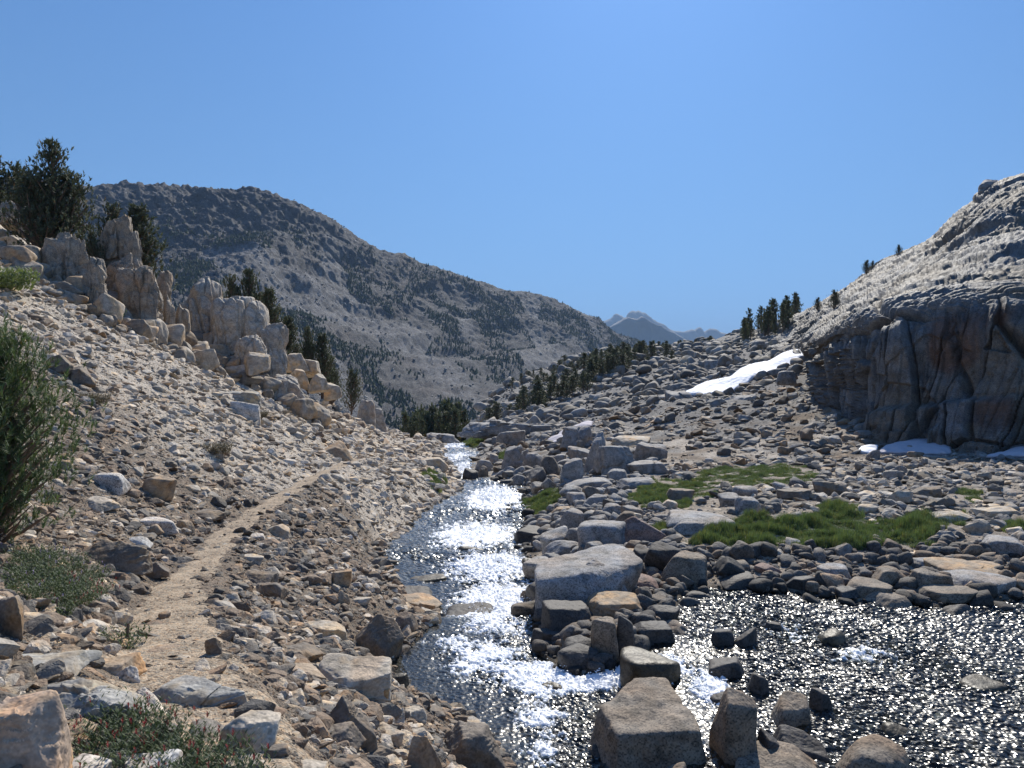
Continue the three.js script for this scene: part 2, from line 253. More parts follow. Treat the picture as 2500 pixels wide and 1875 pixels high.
function surfaceY(x, d0) {
  let d = d0;
  const f = white(x, d), e = d < 9 ? d : d < 40 ? 9 + 9 * Math.log(d / 9) : 22.43 + (d - 40) / 4.444, s = clamp(d / 9, 1, 4.444), q = 0.35 * noise(x * 1.3, e * 1.3, 21), calm = 0.32 + 0.78 * sstep(-0.3, 0.3, noise(x * 0.8, e * 0.6, 31) + 0.25 * noise(x * 2.2, e * 1.5, 3) + (x - tab(BANK_L, d) < 0.5 ? -0.25 : 0.08)) + 0.3 * f + (d < 12 ? 0.6 * sstep(1.2, 3.5, x) : 0.15);
  d = e;
  const chop = 0.021 * noise(x * 4.6 / s + q, d * 3.6, 1) + 0.02 * (0.5 - Math.abs(noise(x * 9.5 / s, d * 8.5 + q, 4))) + 0.0115 * noise(x * 23 / s, d * 20, 7) + 0.005 * noise(x * 42 / s, d * 38, 9);
  return waterY(x, d0) + chop * Math.min(s, 3.4) * calm + f * (0.05 * noise(x * 3.1, d * 3.1, 14) + 0.035 * Math.abs(noise(x * 9, d * 9, 15)));
}
{
  const pos = [], uv = [], idx = [], id = new Map();
  let d = 5.5; const ds = [d]; while (d < 84) { d += Math.max(0.0135, 0.0018 * d * Math.max(1, d / 12)); ds.push(d); }
  const put = (i, j, step, x0) => { const k = j * 100000 + i; let v = id.get(k); if (v === undefined) { const x = x0 + i * step, dd = ds[j]; v = pos.length / 3; id.set(k, v); pos.push(x, surfaceY(x, dd), -dd); uv.push(x, -dd); } return v; };
  // bands of rows share one spacing across, so neighbouring bands meet within a hair's breadth below the foam
  for (const [a, b, step] of [[5.5, 12.6, 0.0138], [12.58, 30, 0.032], [29.96, 84, 0.065]]) {
    id.clear(); const x0 = -9, n = Math.ceil(19 / step);
    for (let j = 0; j < ds.length - 1; j++) { if (ds[j] < a || ds[j] > b) continue; const dd = (ds[j] + ds[j + 1]) / 2;
      for (let i = 0; i < n; i++) { const x = x0 + (i + 0.5) * step; if (x > 0.7 * dd + 0.9 || wet(x, dd) < -0.3) continue;
        const p = put(i, j, step, x0), q = put(i + 1, j, step, x0), r = put(i, j + 1, step, x0), s = put(i + 1, j + 1, step, x0); idx.push(p, q, r, r, q, s); } }
  }
  const wg = geom(pos, idx, null, uv).toNonIndexed(); wg.deleteAttribute('normal');   // small facets of broken water, each with its own face
  mesh(wg, M.water, 'water', { kind: 'structure', label: 'clear shallow mountain stream and side pool, rippled and glittering', category: 'stream' });
}
{ // froth: lacy sheets riding on the broken water, and droplets thrown up
  const lace = (x, d) => { const f = white(x, d), s = d > 12 ? Math.min(3, d / 12) : 1; const e = d < 12 ? d : 12 + 12 * Math.log(d / 12); return f * 1.25 - 0.62 + 0.5 * ridged(x * 3.4 / s, e * 2.2, 3, 3) + 0.3 * noise(x * 13 / s, e * 10, 5) - 0.2 + 0.3 * noise(x * 29 / s, e * 24, 9); };
  const pos = [], idx = [];
  for (const [x0, x1, a, b, st] of [[-1.8, 2.8, 5.2, 10.6, 0.013], [3, 5.4, 7.6, 10, 0.02], [-3, 1.2, 10.6, 17, 0.02], [-3.4, 1.2, 17, 33, 0.04], [-7, -0.5, 33, 72, 0.08]]) {
    const n = Math.ceil((x1 - x0) / st), sd = st * (a > 15 ? 2.2 : 1.2), m = Math.ceil((b - a) / sd), F = new Float32Array((n + 1) * (m + 1)), id = new Int32Array((n + 1) * (m + 1)).fill(-1);
    for (let j = 0; j <= m; j++) for (let i = 0; i <= n; i++) { const x = x0 + i * st, d = a + j * sd; F[j * (n + 1) + i] = white(x, d) < 0.15 || wet(x, d) < 0 ? -1 : lace(x, d); }
    const v = (i, j) => { const k = j * (n + 1) + i; if (id[k] < 0) { const x = x0 + i * st, d = a + j * sd, q = clamp(F[k] * 4); id[k] = pos.length / 3; pos.push(x, surfaceY(x, d) + (F[k] > 0 ? (0.006 + 0.02 * q * (0.6 + noise(x * 23, d * 23, 6))) * Math.min(3, Math.max(1, d / 9)) : -0.012), -d); } return id[k]; };
    for (let j = 0; j < m; j++) for (let i = 0; i < n; i++) { const k = j * (n + 1) + i; if (Math.max(F[k], F[k + 1], F[k + n + 1], F[k + n + 2]) <= 0 || Math.min(F[k], F[k + 1], F[k + n + 1], F[k + n + 2]) < -0.5) continue; const p = v(i, j), q = v(i + 1, j), r = v(i, j + 1), s = v(i + 1, j + 1); idx.push(p, q, r, r, q, s); }
  }
  const r = rng(5), g = new THREE.IcosahedronGeometry(1, 1), list = [], G = new THREE.Group();
  mesh(geom(pos, idx), M.foam, 'froth', { kind: 'stuff' }, G);
  for (let n = 0; n < 700000 && list.length < 30000; n++) {
    const d = 5 * Math.pow(78 / 5, r()), x = -8 + 14 * r(); if (d > 14 && x > 3) continue; const f = white(x, d); if (f < 0.2 || wet(x, d) < 0.03 || lace(x, d) < -0.12 || r() > f) continue;
    const s = (0.0025 + 0.006 * r() * r()) * (d > 9 ? d / 9 : 1); list.push([x, surfaceY(x, d) + 0.012 + s * (r() - 0.25) + (f > 0.6 ? r() ** 4 * 0.07 * Math.min(2, d / 9) : 0), -d, s]);
  }
  const m = new THREE.InstancedMesh(g, M.foam, list.length), o = new THREE.Object3D();
  list.forEach(([x, y, z, s], i) => { o.position.set(x, y, z); o.scale.set(s * (1 + r()), s * 0.8, s * (1 + r())); o.rotation.y = r() * 6; o.updateMatrix(); m.setMatrixAt(i, o.matrix); });
  add(m, 'droplets', { kind: 'stuff' }, G);
  add(G, 'foam', { kind: 'stuff', label: 'white froth where the stream breaks over its stones', category: 'foam' });
}

// ---------------------------------------------------------------- surfaces spun through a net of points
function net(grid, s, t) {                       // Catmull-Rom in both directions; s, t in 0..1
  const n = grid.length - 1, m = grid[0].length - 1, cr = (a, b, c, d, q) => 0.5 * (2 * b + (c - a) * q + (2 * a - 5 * b + 4 * c - d) * q * q + (3 * b - a - 3 * c + d) * q * q * q);
  const i = Math.min(n - 1, Math.floor(s * n)), j = Math.min(m - 1, Math.floor(t * m)), a = s * n - i, b = t * m - j, K = (q, N) => clamp(q, 0, N), out = [];
  for (let e = 0; e < 3; e++) { const row = k => { const c = grid[K(i + k, n)]; return cr(c[K(j - 1, m)][e], c[j][e], c[j + 1][e], c[K(j + 2, m)][e], b); }; out.push(cr(row(-1), row(0), row(1), row(2), a)); }
  return out;
}
function netSheet(grid, ns, nt, shape, tint, ease = t => t) {
  const P = [], pos = [], col = [], uv = [], idx = [];
  for (let i = 0; i <= ns; i++) for (let j = 0; j <= nt; j++) P.push(net(grid, i / ns, ease(j / nt)));
  const at = (i, j) => P[clamp(i, 0, ns) * (nt + 1) + clamp(j, 0, nt)];
  for (let i = 0; i <= ns; i++) for (let j = 0; j <= nt; j++) {
    const p = at(i, j), a = at(i + 2, j), b = at(i - 2, j), c = at(i, j + 2), e = at(i, j - 2);
    const n = new THREE.Vector3(a[0] - b[0], a[1] - b[1], a[2] - b[2]).cross(new THREE.Vector3(c[0] - e[0], c[1] - e[1], c[2] - e[2])).normalize(); if (n.y < 0 || (n.y < 0.15 && n.z < 0)) n.negate();
    const k = shape(p[0], p[1], p[2], n, i / ns, j / nt), q = [p[0] + n.x * k, p[1] + n.y * k, p[2] + n.z * k];
    pos.push(...q); col.push(...tint(q[0], q[1], q[2], n, k, i / ns, j / nt));
  }
  for (let i = 0; i < ns; i++) for (let j = 0; j < nt; j++) { const a = i * (nt + 1) + j, b = a + nt + 1; idx.push(a, b, a + 1, a + 1, b, b + 1); }
  const g = geom(pos, idx, col); return g;
}
const MOUNTAIN = [
[[-275.71,-29.06,-300],[-367.14,-17.59,-400],[-540.22,33.5,-590],[-703.64,107.67,-770],[-812.25,171.93,-890],[-911.48,246.47,-1000],[-1149.12,280.19,-1260]],
[[-226.93,-29.06,-300],[-302.18,-17.59,-400],[-444.64,33.5,-590],[-579.14,107.67,-770],[-668.63,166.63,-890],[-750.42,234.6,-1000],[-946.07,265.21,-1260]],
[[-181.76,-29.06,-300],[-245.03,-15.39,-405],[-362.17,34.04,-600],[-469.92,106.72,-780],[-535.64,160.27,-890],[-601.24,221.53,-1000],[-758,248.72,-1260]],
[[-150.48,-30.08,-310],[-201.16,-15.82,-415],[-295.03,32.75,-610],[-386.19,106.07,-800],[-448.47,164.08,-930],[-505.84,228.77,-1050],[-631.45,253.85,-1310]],
[[-124.5,-31.1,-320],[-165.14,-18.79,-425],[-244.27,28.11,-630],[-317.35,99.87,-820],[-374.92,169.91,-970],[-424.71,242.21,-1100],[-525.39,266.71,-1360]],
[[-96.62,-36.11,-330],[-128.64,-22.17,-440],[-192.56,23.44,-660],[-250.47,93.36,-860],[-293.77,164.81,-1010],[-334.11,243.57,-1150],[-409.88,264.71,-1410]],
[[-64.52,-39.46,-350],[-88.39,-31.56,-480],[-132.37,1.65,-720],[-176.24,59.23,-960],[-203.55,120.02,-1110],[-228.99,188.68,-1250],[-276.77,191.54,-1510]],
[[-25.54,-39.29,-400],[-35.71,-30.35,-560],[-54.14,-6.01,-850],[-70.63,38.29,-1110],[-80.1,93.82,-1260],[-88.92,155.97,-1400],[-105.5,144.93,-1660]],
[[31.68,-35.41,-560],[42.95,-23.48,-760],[59.3,-1.5,-1050],[73.94,34.68,-1310],[82.35,80.47,-1460],[90.19,131.14,-1600],[104.9,107.64,-1860]],
[[122.17,-22.39,-800],[155.7,-10.61,-1020],[195.33,1.65,-1280],[230.37,17.97,-1510],[253.18,39.52,-1660],[274.47,61.07,-1800],[314.29,20.21,-2060]],
[[236.95,-40.44,-1000],[284.24,-30.8,-1200],[338.64,-24.13,-1430],[393.07,-20.29,-1660],[430.91,-15.84,-1820],[461.65,-10.06,-1950],[523.51,-64.77,-2210]],
[[392.7,-63.3,-1200],[458.02,-57.27,-1400],[523.38,-56.06,-1600],[588.76,-57.86,-1800],[637.79,-59.3,-1950],[670.48,-59.96,-2050],[755.95,-123.38,-2310]]];
const gully = (x, z) => ridged(x / 210 + z / 520, z / 900, 4, 4);
const mountainShape = (x, y, z, n, s, t) => {
  const crag = sstep(0.52, 0.8, t) * (1 - sstep(0.42, 0.62, s)), k = 1 - sstep(0.86, 1, t) * 0.4;
  return k * (46 * (gully(x, z) - 0.45) + 11 * ridged(x / 60, y / 60, z / 60, 4) * (0.5 + crag) + 8 * ridged(x / 18, y / 26, z / 18, 3) * (0.45 + 0.7 * crag) + 3.2 * Math.abs(noise(x / 7, y / 7, z / 7))) - 14;
};
const talus = (x, y, z, s, t) => sstep(0.05, 0.22, noise(x / 95, z / 160 + y / 160, 8) + 0.6 * (gully(x, z) < 0.42 ? 0.25 : -0.1) + (t > 0.3 && t < 0.6 ? 0.1 : -0.12));
{
  const g = netSheet(MOUNTAIN, 520, 310, mountainShape, (x, y, z, n, k, s, t) => {
    const a = talus(x, y, z, s, t), w = 0.75 + 0.5 * fbm(x / 30, y / 30, z / 30, 3) + 0.35 * noise(x / 9, y / 9, z / 9), rust = sstep(0.1, 0.4, noise(x / 70, y / 40, z / 70));
    return [0.135, 0.133, 0.136].map((c, e) => w * lerp(lerp(c, [0.17, 0.14, 0.125][e], rust * 0.5), [0.31, 0.3, 0.295][e], a * 0.75));
  });
  mesh(boxUV(g), M.mountain, 'mountain', { kind: 'structure', label: 'broad rocky mountain with gullies and pale talus across the valley', category: 'mountain' });
}
const PEAKS = {"near":[[535.61,194.86,-4600],[659.59,272.03,-4600],[723.09,266.52,-4600],[769.95,280.3,-4600],[816.96,258.26,-4600],[894.48,205.89,-4600],[963.72,161.76,-4600],[1032.98,117.62,-4600],[1116.19,56.89,-4600],[1254.87,-25.98,-4600]],"far":[[659.68,247.73,-8200],[954.52,444.34,-8200],[1062.59,498.37,-8200],[1101.84,532.74,-8200],[1160.96,503.28,-8200],[1200.37,488.55,-8200],[1234.63,537.65,-8200],[1268.96,567.11,-8200],[1303.42,557.29,-8200],[1332.88,572.02,-8200],[1367.4,547.47,-8200],[1401.85,542.56,-8200],[1446.31,498.37,-8200],[1520.27,459.08,-8200],[1594.28,414.86,-8200],[1653.51,375.55,-8200],[1717.56,360.81,-8200],[1791.41,355.89,-8200],[1889.78,365.72,-8200],[1924.28,355.89,-8200],[1978.22,390.3,-8200],[2017.82,350.98,-8200],[2086.51,385.38,-8200],[2150.52,380.47,-8200],[2195.03,346.06,-8200],[2283.81,316.57,-8200],[2431.61,296.9,-8200],[2727.33,247.73,-8200],[3023.58,149.34,-8200],[3320.46,1.65,-8200]]};
for (const [k, label, depth] of [['far', 'jagged blue peaks on the far horizon', 900], ['near', 'dark blue ridge in front of the far jagged peaks', 480]]) {
  const ridge = PEAKS[k], n = ridge.length - 1, grid = ridge.map(([x, y, z]) => [[x, -200, z + depth], [x, lerp(-160, y, 0.35), z + depth * 0.6], [x, lerp(-120, y, 0.72), z + depth * 0.26], [x, y, z], [x, y - 400, z - 900]]);
  const g = netSheet(grid, 200, 50, (x, y, z, q, s, t) => (70 * ridged(x / 320, y / 500, z / 320, 4) - 32) * (1 - sstep(0.45, 0.75, t) * 0.45) , () => [1, 1, 1]);
  mesh(g, M.peak, k === 'far' ? 'distant_mountain' : 'distant_ridge', { kind: 'structure', label, category: 'mountain' });
}
// ---------------------------------------------------------------- the granite dome and cliff on the right
const DOME = [
[[22.7,-2.75,-27],[23.47,0.64,-28],[25.54,4.07,-31],[27.18,5.01,-33],[35.01,10.19,-42],[42.18,16.26,-50],[59.1,19.62,-70]],
[[19.65,-2.81,-29],[20.18,0.75,-30],[20.51,3.95,-31.4],[22.42,5.17,-35],[29.19,9.46,-45],[35.68,14.71,-54],[50.4,17.34,-75]],
[[17.92,-2.72,-31.5],[18.35,0.87,-32.5],[18.31,3.65,-33.4],[20.05,5.15,-37],[28.56,9.13,-50],[36.01,14.63,-60],[49,16.48,-80]],
[[16.63,-2.59,-33.5],[16.99,0.82,-34.5],[16.87,3.14,-35.4],[18.33,4.68,-39.5],[27.81,7.91,-55],[38.53,13.15,-72],[52.57,14.73,-95]],
[[16.03,-2.58,-36],[16.66,0.3,-37.5],[16.55,2.69,-38.6],[18.12,3.87,-43.5],[28.03,6.85,-62],[40.42,12.69,-85],[54.31,14.17,-110]],
[[17.45,-1.53,-44],[17.83,0.57,-45],[18.32,1.93,-47],[19.95,3.05,-52],[28.31,5.43,-70],[39.53,10.19,-95],[54.27,11.39,-125]],
[[23.81,1.28,-62],[25.13,2.52,-66],[26.06,3.1,-69],[27.73,3.52,-74],[32.17,5.24,-88],[40.1,8.9,-108],[53.68,9.21,-140]],
[[21.83,-0.27,-80],[23.17,1.15,-84],[24.53,1.91,-88],[26.76,2.67,-94],[30.85,4.02,-104],[34.99,5.9,-118],[46.29,5.7,-150]]];
const ALONG = [[0, 0], [1, 3.6], [2, 6.6], [3, 9], [4, 11.8], [5, 20], [6, 38], [7, 58]];   // metres along the foot of the cliff
const domeShape = (x, y, z, n, s, t) => {
  const face = 1 - sstep(0.38, 0.48, t), slab = 1 - face, end = sstep(0, 0.03, s) * sstep(0, 0.02, 1 - s);
  const w1 = fbm(x * 0.3, y * 0.25, z * 0.3, 3), w2 = fbm(x * 0.9 + 4, y * 0.6, z * 0.9, 3), A = -z * 0.93 + x * 0.3 + w1 * 0.3 + w2 * 0.16, S = tab(ALONG, s * 7) + w1 * 0.35 + w2 * 0.12, Q = S + 0.3 * y, B = y + 0.42 * x + w1 * 0.4;
  const crack = (v, k) => Math.pow(Math.max(0, 1 - Math.abs(v) * 1.6), k);
  // the face: leaning ribs and upright cracks on the left of it, wide plates on the right, split blocks at its foot
  const ribbed = sstep(0.38, 0.55, s);
  const plate = (X, Y, q) => { const [a, b, id] = cells(X, Y, q); return [id / 255 - 0.5, b - a]; };
  const [p1, e1] = plate(Q * 0.8, y * 0.11, 2.5), [p2, e2] = plate(Q * 2.1 + 5, y * 0.22, 7.5), [p3, e3] = plate(Q * 4.2 + 9, y * 0.6, 4.5);
  let f = 0.7 * fbm(A * 0.22, y * 0.2, 3, 3) + 0.85 * p1 * sstep(0.0, 0.025, e1) - 0.35 * (1 - sstep(0, 0.05, e1)) + (0.24 + 0.3 * ribbed) * p2 * sstep(0, 0.03, e2) - (0.08 + 0.14 * ribbed) * (1 - sstep(0, 0.07, e2)) + (0.1 + 0.1 * ribbed) * p3 + 0.12 * ridged(Q * 1.6, y * 0.8, 2, 4) + 0.3 * (plate(S * 0.35, y * 0.55 + S * 0.1, 5.5)[0]);
  const foot = (1 - sstep(0.42, 0.55, s)) * (1 - sstep(-0.3, 0.1, y - 0.5 + 0.13 * (S - 3) + 0.5 * w1)), [a, b, id] = cells(S * 0.5 + y * 0.14, y * 0.4 + 3, 2.5), e = b - a;
  f += foot * (0.55 + 0.7 * (id / 255 - 0.5) * sstep(0.02, 0.07, e) - 0.5 * (1 - sstep(0, 0.06, e)) + 0.12 * fbm(A * 1.2, y * 1.2, 4, 3));
  // the slabs above: long sheets lapping over one another, fluted down the fall line
  const run = B * 0.8 + A * 0.16, step = run / 0.9 + 0.5 * noise(A * 0.22, B * 0.3, 5), fr = step - Math.floor(step), gate = sstep(-0.2, 0.3, noise(A * 0.35, B * 0.5, 14));
  const [q1, g1] = plate(A * 0.11, B * 0.34 + A * 0.04, 3.5), [q2, g2] = plate(A * 0.26, B * 0.95 + A * 0.1, 8.5), [q3, g3] = plate(A * 0.7, B * 2.1 + A * 0.3, 1.5);
  let k = 0.9 * fbm(A * 0.1, B * 0.07, 4, 3) + 0.3 * fbm(A * 0.5, B * 0.08, 7, 3) + 0.5 * q1 * sstep(0.01, 0.1, g1) - 0.25 * (1 - sstep(0, 0.06, g1)) + 0.26 * q2 * sstep(0, 0.08, g2) - 0.12 * (1 - sstep(0, 0.06, g2)) + 0.1 * q3 - 0.16 * crack(noise(A * 0.9, B * 0.12, 4), 9) - 0.1 * crack(noise(A * 2.1, B * 0.3, 14), 7) + 0.12 * (fr - 0.5) * gate + 0.08 * ridged(A * 1.1, B * 0.3, 3, 3);
  const lip = sstep(0.36, 0.44, t) * (1 - sstep(0.58, 0.68, t)), lf = (B * 1.3 + A * 0.55 + 0.3 * w2 + 0.25 * noise(A * 0.8, B * 0.8, 3)) / 0.6, lr = lf - Math.floor(lf); k += lip * 0.16 * (lr - 0.5);
  return (f * face + k * slab + 0.03 * ridged(x * 1.6, y * 1.6, z * 1.6, 3)) * end;
};
{
  const g = netSheet(DOME, 500, 440, domeShape, (x, y, z, n, k, s, t) => {
    const face = 1 - sstep(0.38, 0.46, t), w = 0.85 + 0.35 * fbm(x * 0.9, y * 0.9, z * 0.9, 4) + 0.2 * noise(x * 4, y * 2, z * 4);
    const rust = face * sstep(0.0, 0.22, noise(x * 0.45, y * 0.4, z * 0.45 + 4) * 0.7 - 0.12 + 0.3 * (1 - Math.hypot((y - 2) / 2, (s - 0.27) / 0.14))), streak = sstep(0.18, 0.4, noise(x * 1.6, y * 0.16, z * 1.6));
    const tan = sstep(-0.12, 0.12, fbm(x * 0.25, y * 0.3, z * 0.25 + 7, 4) + 0.1 * noise(x * 3, y * 3, z * 3)); let c = [lerp(0.255, 0.24, tan), lerp(0.247, 0.2, tan), lerp(0.238, 0.155, tan)];
    c = c.map((q, e) => lerp(q, [0.17, 0.085, 0.05][e], rust * 0.75)); c = c.map((q, e) => lerp(q, [0.12, 0.115, 0.11][e], streak * 0.6));
    return c.map(q => q * w);
  }, t => t < 0.62 ? t / 0.62 * 0.5 : 0.5 + (t - 0.62) / 0.38 * 0.5);
  mesh(boxUV(g), M.cliff, 'granite_cliff', { label: 'great granite cliff and slabs with rust stained shaded face', category: 'cliff' });
}
// ---------------------------------------------------------------- snow
const SNOW = {"tongue":[[11.79,-0.85,-57],[13.62,-0.49,-57.5],[15.73,-0.34,-57],[19.61,1,-60],[24.37,2.5,-64],[29.02,3.52,-76],[22.46,1.73,-70],[16.7,0.19,-64]],"small":[[2.41,-3.65,-50],[3.81,-3.08,-51],[5.39,-2.37,-53],[6,-2.61,-58],[4.25,-3.08,-57],[2.8,-3.68,-54]],"shade":[[14.83,-2.12,-31],[15.65,-2.45,-30.4],[16.71,-2.44,-30],[17.1,-2.25,-30],[18.1,-1.86,-32],[17.06,-1.84,-32.6],[15.69,-1.93,-32]],"edge":[[17.37,-2.16,-28.2],[18,-2.24,-27.8],[19.06,-2.28,-27.4],[20.51,-1.84,-29],[19.77,-1.67,-30],[18.42,-1.95,-29]],"sliver":[[13.99,-2.23,-31],[14.46,-2.25,-30.8],[15.23,-2.2,-32],[14.58,-2.24,-32]]};
function snowPatch(poly, thick, label, mat, cup, tilt = 0) {
  let cx = 0, cz = 0, cy = 0; for (const p of poly) { cx += p[0] / poly.length; cz += p[2] / poly.length; cy += p[1] / poly.length; }
  const pts = []; const n = poly.length; for (let i = 0; i < n; i++) for (let q = 0; q < 10; q++) { const a = poly[i], b = poly[(i + 1) % n], z = poly[(i + n - 1) % n], c = poly[(i + 2) % n], t = q / 10, cr = e => 0.5 * (2 * a[e] + (b[e] - z[e]) * t + (2 * z[e] - 5 * a[e] + 4 * b[e] - c[e]) * t * t + (3 * a[e] - z[e] - 3 * b[e] + c[e]) * t * t * t); pts.push([cr(0), cr(1), cr(2)]); }
  const N = pts.length, R = 26, pos = [], idx = [], uv = [];
  const plane = (x, z) => { let num = 0, den = 0; for (const p of poly) { const w = 1 / (((x - p[0]) ** 2 + (z - p[2]) ** 2) ** 1.2 + 0.3); num += w * p[1]; den += w; } return num / den; };
  for (let j = 0; j <= R; j++) for (let i = 0; i < N; i++) { const t = j / R, wob = 1 + (0.12 * noise(pts[i][0] * 1.7, pts[i][2] * 1.7, 4) + 0.06 * noise(pts[i][0] * 5, pts[i][2] * 5, 9)) * t, x = cx + (pts[i][0] - cx) * t * wob, z = cz + (pts[i][2] - cz) * t * wob;
    const y = Math.max(plane(x, z), H(x, -z) + 0.12) + thick * Math.pow(1 - t * t * t * t, 0.5) - 0.04 + cup * ((0.5 - Math.abs(noise(x * 0.9, z * 0.9, 3))) + 0.4 * noise(x * 2.4, z * 2.4, 8)) * (1 - t * t);
    pos.push(x, y, z); uv.push(x, z); }
  for (let i = 0; i < N; i++) { const p = (R * N + i) * 3; pos.push(pos[p] * 0.999 + cx * 0.001, pos[p + 1] - thick - 0.5, pos[p + 2] * 0.999 + cz * 0.001); uv.push(0, 0); }
  for (let j = 0; j <= R; j++) for (let i = 0; i < N; i++) { const a = j * N + i, b = j * N + (i + 1) % N, c = a + N, e = b + N; idx.push(a, c, b, b, c, e); }
  const g = geom(pos, idx, null, uv); g.translate(-cx, -cy, -cz); const m = mesh(g, mat, 'snow_patch', { label, category: 'snow patch', group: 'old snow below the cliff' }); m.position.set(cx, cy, cz);
}
snowPatch(SNOW.tongue, 0.3, 'long bright snow tongue rising to the foot of the granite slabs', M.snow, 0.2);
snowPatch(SNOW.small, 0.25, 'narrow pinkish snow strip left of the fractured outcrop', M.snowShadeTone, 0.06);
snowPatch(SNOW.shade, 0.1, 'broad shaded snow patch at the foot of the cliff', M.snowShadeTone, 0.06);
snowPatch(SNOW.edge, 0.1, 'shaded snow patch at the right edge under the cliff', M.snowShadeTone, 0.06);
snowPatch(SNOW.sliver, 0.08, 'thin sliver of snow left of the broad shaded patch', M.snow, 0.02);
// ---------------------------------------------------------------- rocks
const balls = {};
function ball(n) { if (!balls[n]) { const g = new THREE.IcosahedronGeometry(1, n); g.deleteAttribute('uv'); g.deleteAttribute('normal'); balls[n] = mergeVertices(g, 1e-5); } return balls[n]; }
// a stone cut by planes; p: high = sharp edges, low = worn round. Sits with its base at y = 0.
function rockGeo(seed, w, h, dep, o = {}) {
  const r = rng(seed * 31 + 7), p = o.p ?? 14, planes = [], g0 = ball(o.detail ?? 8), src = g0.attributes.position, n = src.count;
  const pl = (x, y, z, k) => { const l = Math.hypot(x, y, z); planes.push([x / l, y / l, z / l, k]); }, j = () => (r() - 0.5) * (o.jit ?? 0.95);
  const [tx, ty, tz] = o.top ?? [j() * 0.7, 1, j() * 0.5 + 0.1];
  if (o.peak) { pl(0.75 + j(), 0.8, j(), 0.62); pl(-0.75 + j(), 0.8, j(), 0.6); pl(j(), 0.9, 0.8, 0.66); pl(j(), 0.7, -0.9, 0.7); pl(j() * 0.5, 1, j() * 0.5, 0.98); } else pl(tx, ty, tz, o.top ? 0.8 : 0.86 + 0.1 * r());
  if (o.wild) { for (let i = 0; i < o.wild; i++) { const e = 1 - 2 * (i + 0.5) / o.wild + (r() - 0.5) * 0.3, a = i * 2.4 + (r() - 0.5) * 1.3, c = Math.sqrt(Math.max(0.02, 1 - e * e)); pl(c * Math.cos(a), e, c * Math.sin(a), 0.62 + 0.34 * r()); } }
  else { const up = o.lean ?? 0; pl(1, j() * 0.6 + up, j(), 0.92); pl(-1, j() * 0.6 + up, j(), 0.92); pl(j(), j() * 0.6 + 0.1 + up * 0.7, 1, 0.92); pl(j(), j() * 0.6 + up, -1, 0.92); pl(j() * 0.5, -1, j() * 0.5, 0.9); }
  const extra = o.cuts ?? 5; for (let i = 0; i < extra; i++) { const a = r() * 6.283, e = r() * 1.1 - 0.25; pl(Math.cos(a), e * 1.1, Math.sin(a), 0.78 + 0.26 * r()); }
  const size = Math.max(w, h, dep), pos = new Float32Array(n * 3), col = new Float32Array(n * 3), so = seed * 3.17, rough = (o.rough ?? 1), cracks = o.cracks ?? 0;
  const st = new THREE.Vector3(j() * 1.2, 1, j() * 1.2).normalize();
  for (let i = 0; i < n; i++) {
    const x = src.getX(i), y = src.getY(i), z = src.getZ(i); let s = 0;
    for (const [a, b, c, k] of planes) { const q = (a * x + b * y + c * z) / k; if (q > 0) s += Math.pow(q, p); }
    let R = Math.pow(s, -1 / p);
    const X = x * R * w / 2, Y = y * R * h / 2, Z = z * R * dep / 2, f = 1.6 / size;
    let k = (0.07 + (o.lump ?? 0)) * fbm(X * f * 1.2 + so, Y * f * 1.2, Z * f * 1.2, 4) * rough + 0.022 * ridged(X * f * 4 + so, Y * f * 4, Z * f * 4, 3) * rough;
    if (cracks) { const [a, b, id] = cells(X * cracks + so, Y * cracks * (o.tall ?? 0.55), Z * cracks); k += 0.11 * (id / 255 - 0.5) * sstep(0.02, 0.08, b - a) - 0.05 * (1 - sstep(0, 0.07, b - a)); }
    if (o.split) { const [a, b, id] = cells(X * o.split + so, Y * o.split * 0.3, Z * o.split), e = b - a; k += 0.045 * (id / 255 - 0.5) * sstep(0.01, 0.06, e) - 0.035 * (1 - sstep(0, 0.09, e)) + 0.03 * ridged(X * 1.7 + so, Y * 0.7, Z * 1.7, 4); }
    if (o.strata) { const q = (X * st.x + Y * st.y + Z * st.z) / (0.075 * size) + 3.2 * fbm(X * f + so, Y * f, Z * f, 3), fr = q - Math.floor(q); k += 0.03 * o.strata * (fr * fr - 0.3) * sstep(-0.15, 0.3, noise(X * f * 1.7, Y * f * 1.7 + so, Z * f * 1.7)); }
    k *= size / Math.max(1e-6, Math.hypot(X, Y, Z)); pos[i * 3] = X * (1 + k); pos[i * 3 + 1] = Y * (1 + k) + h / 2 * 0.86; pos[i * 3 + 2] = Z * (1 + k);
    // mineral stains, lichen and veins in patches of their own
    const m = 0.88 + 0.3 * fbm(X * f * 1.5, Y * f * 1.5 + so, Z * f * 1.5, 3) + 0.16 * noise(X * 9 + so, Y * 9, Z * 9), ox = sstep(0.12, 0.4, noise(X * f * 1.1 + so * 2, Y * f * 1.1, Z * f * 1.1)) * (o.stain ?? 0.5), li = sstep(0.3, 0.42, noise(X * f * 5, Y * f * 5 + so, Z * f * 5)) * 0.3;
    col[i * 3] = m * (1 + 0.08 * ox) * (1 - li); col[i * 3 + 1] = m * (1 - 0.12 * ox) * (1 - li); col[i * 3 + 2] = m * (1 - 0.3 * ox) * (1 - li * 1.05);
  }
  if (o.exact) { const lo = [9, 9, 9], hi = [-9, -9, -9], want = [w, h, dep]; for (let i = 0; i < pos.length; i++) { const e = i % 3; lo[e] = Math.min(lo[e], pos[i]); hi[e] = Math.max(hi[e], pos[i]); } for (let i = 0; i < pos.length; i++) { const e = i % 3; pos[i] = (pos[i] - (e === 1 ? lo[1] : (lo[e] + hi[e]) / 2)) * want[e] / (hi[e] - lo[e]); } }
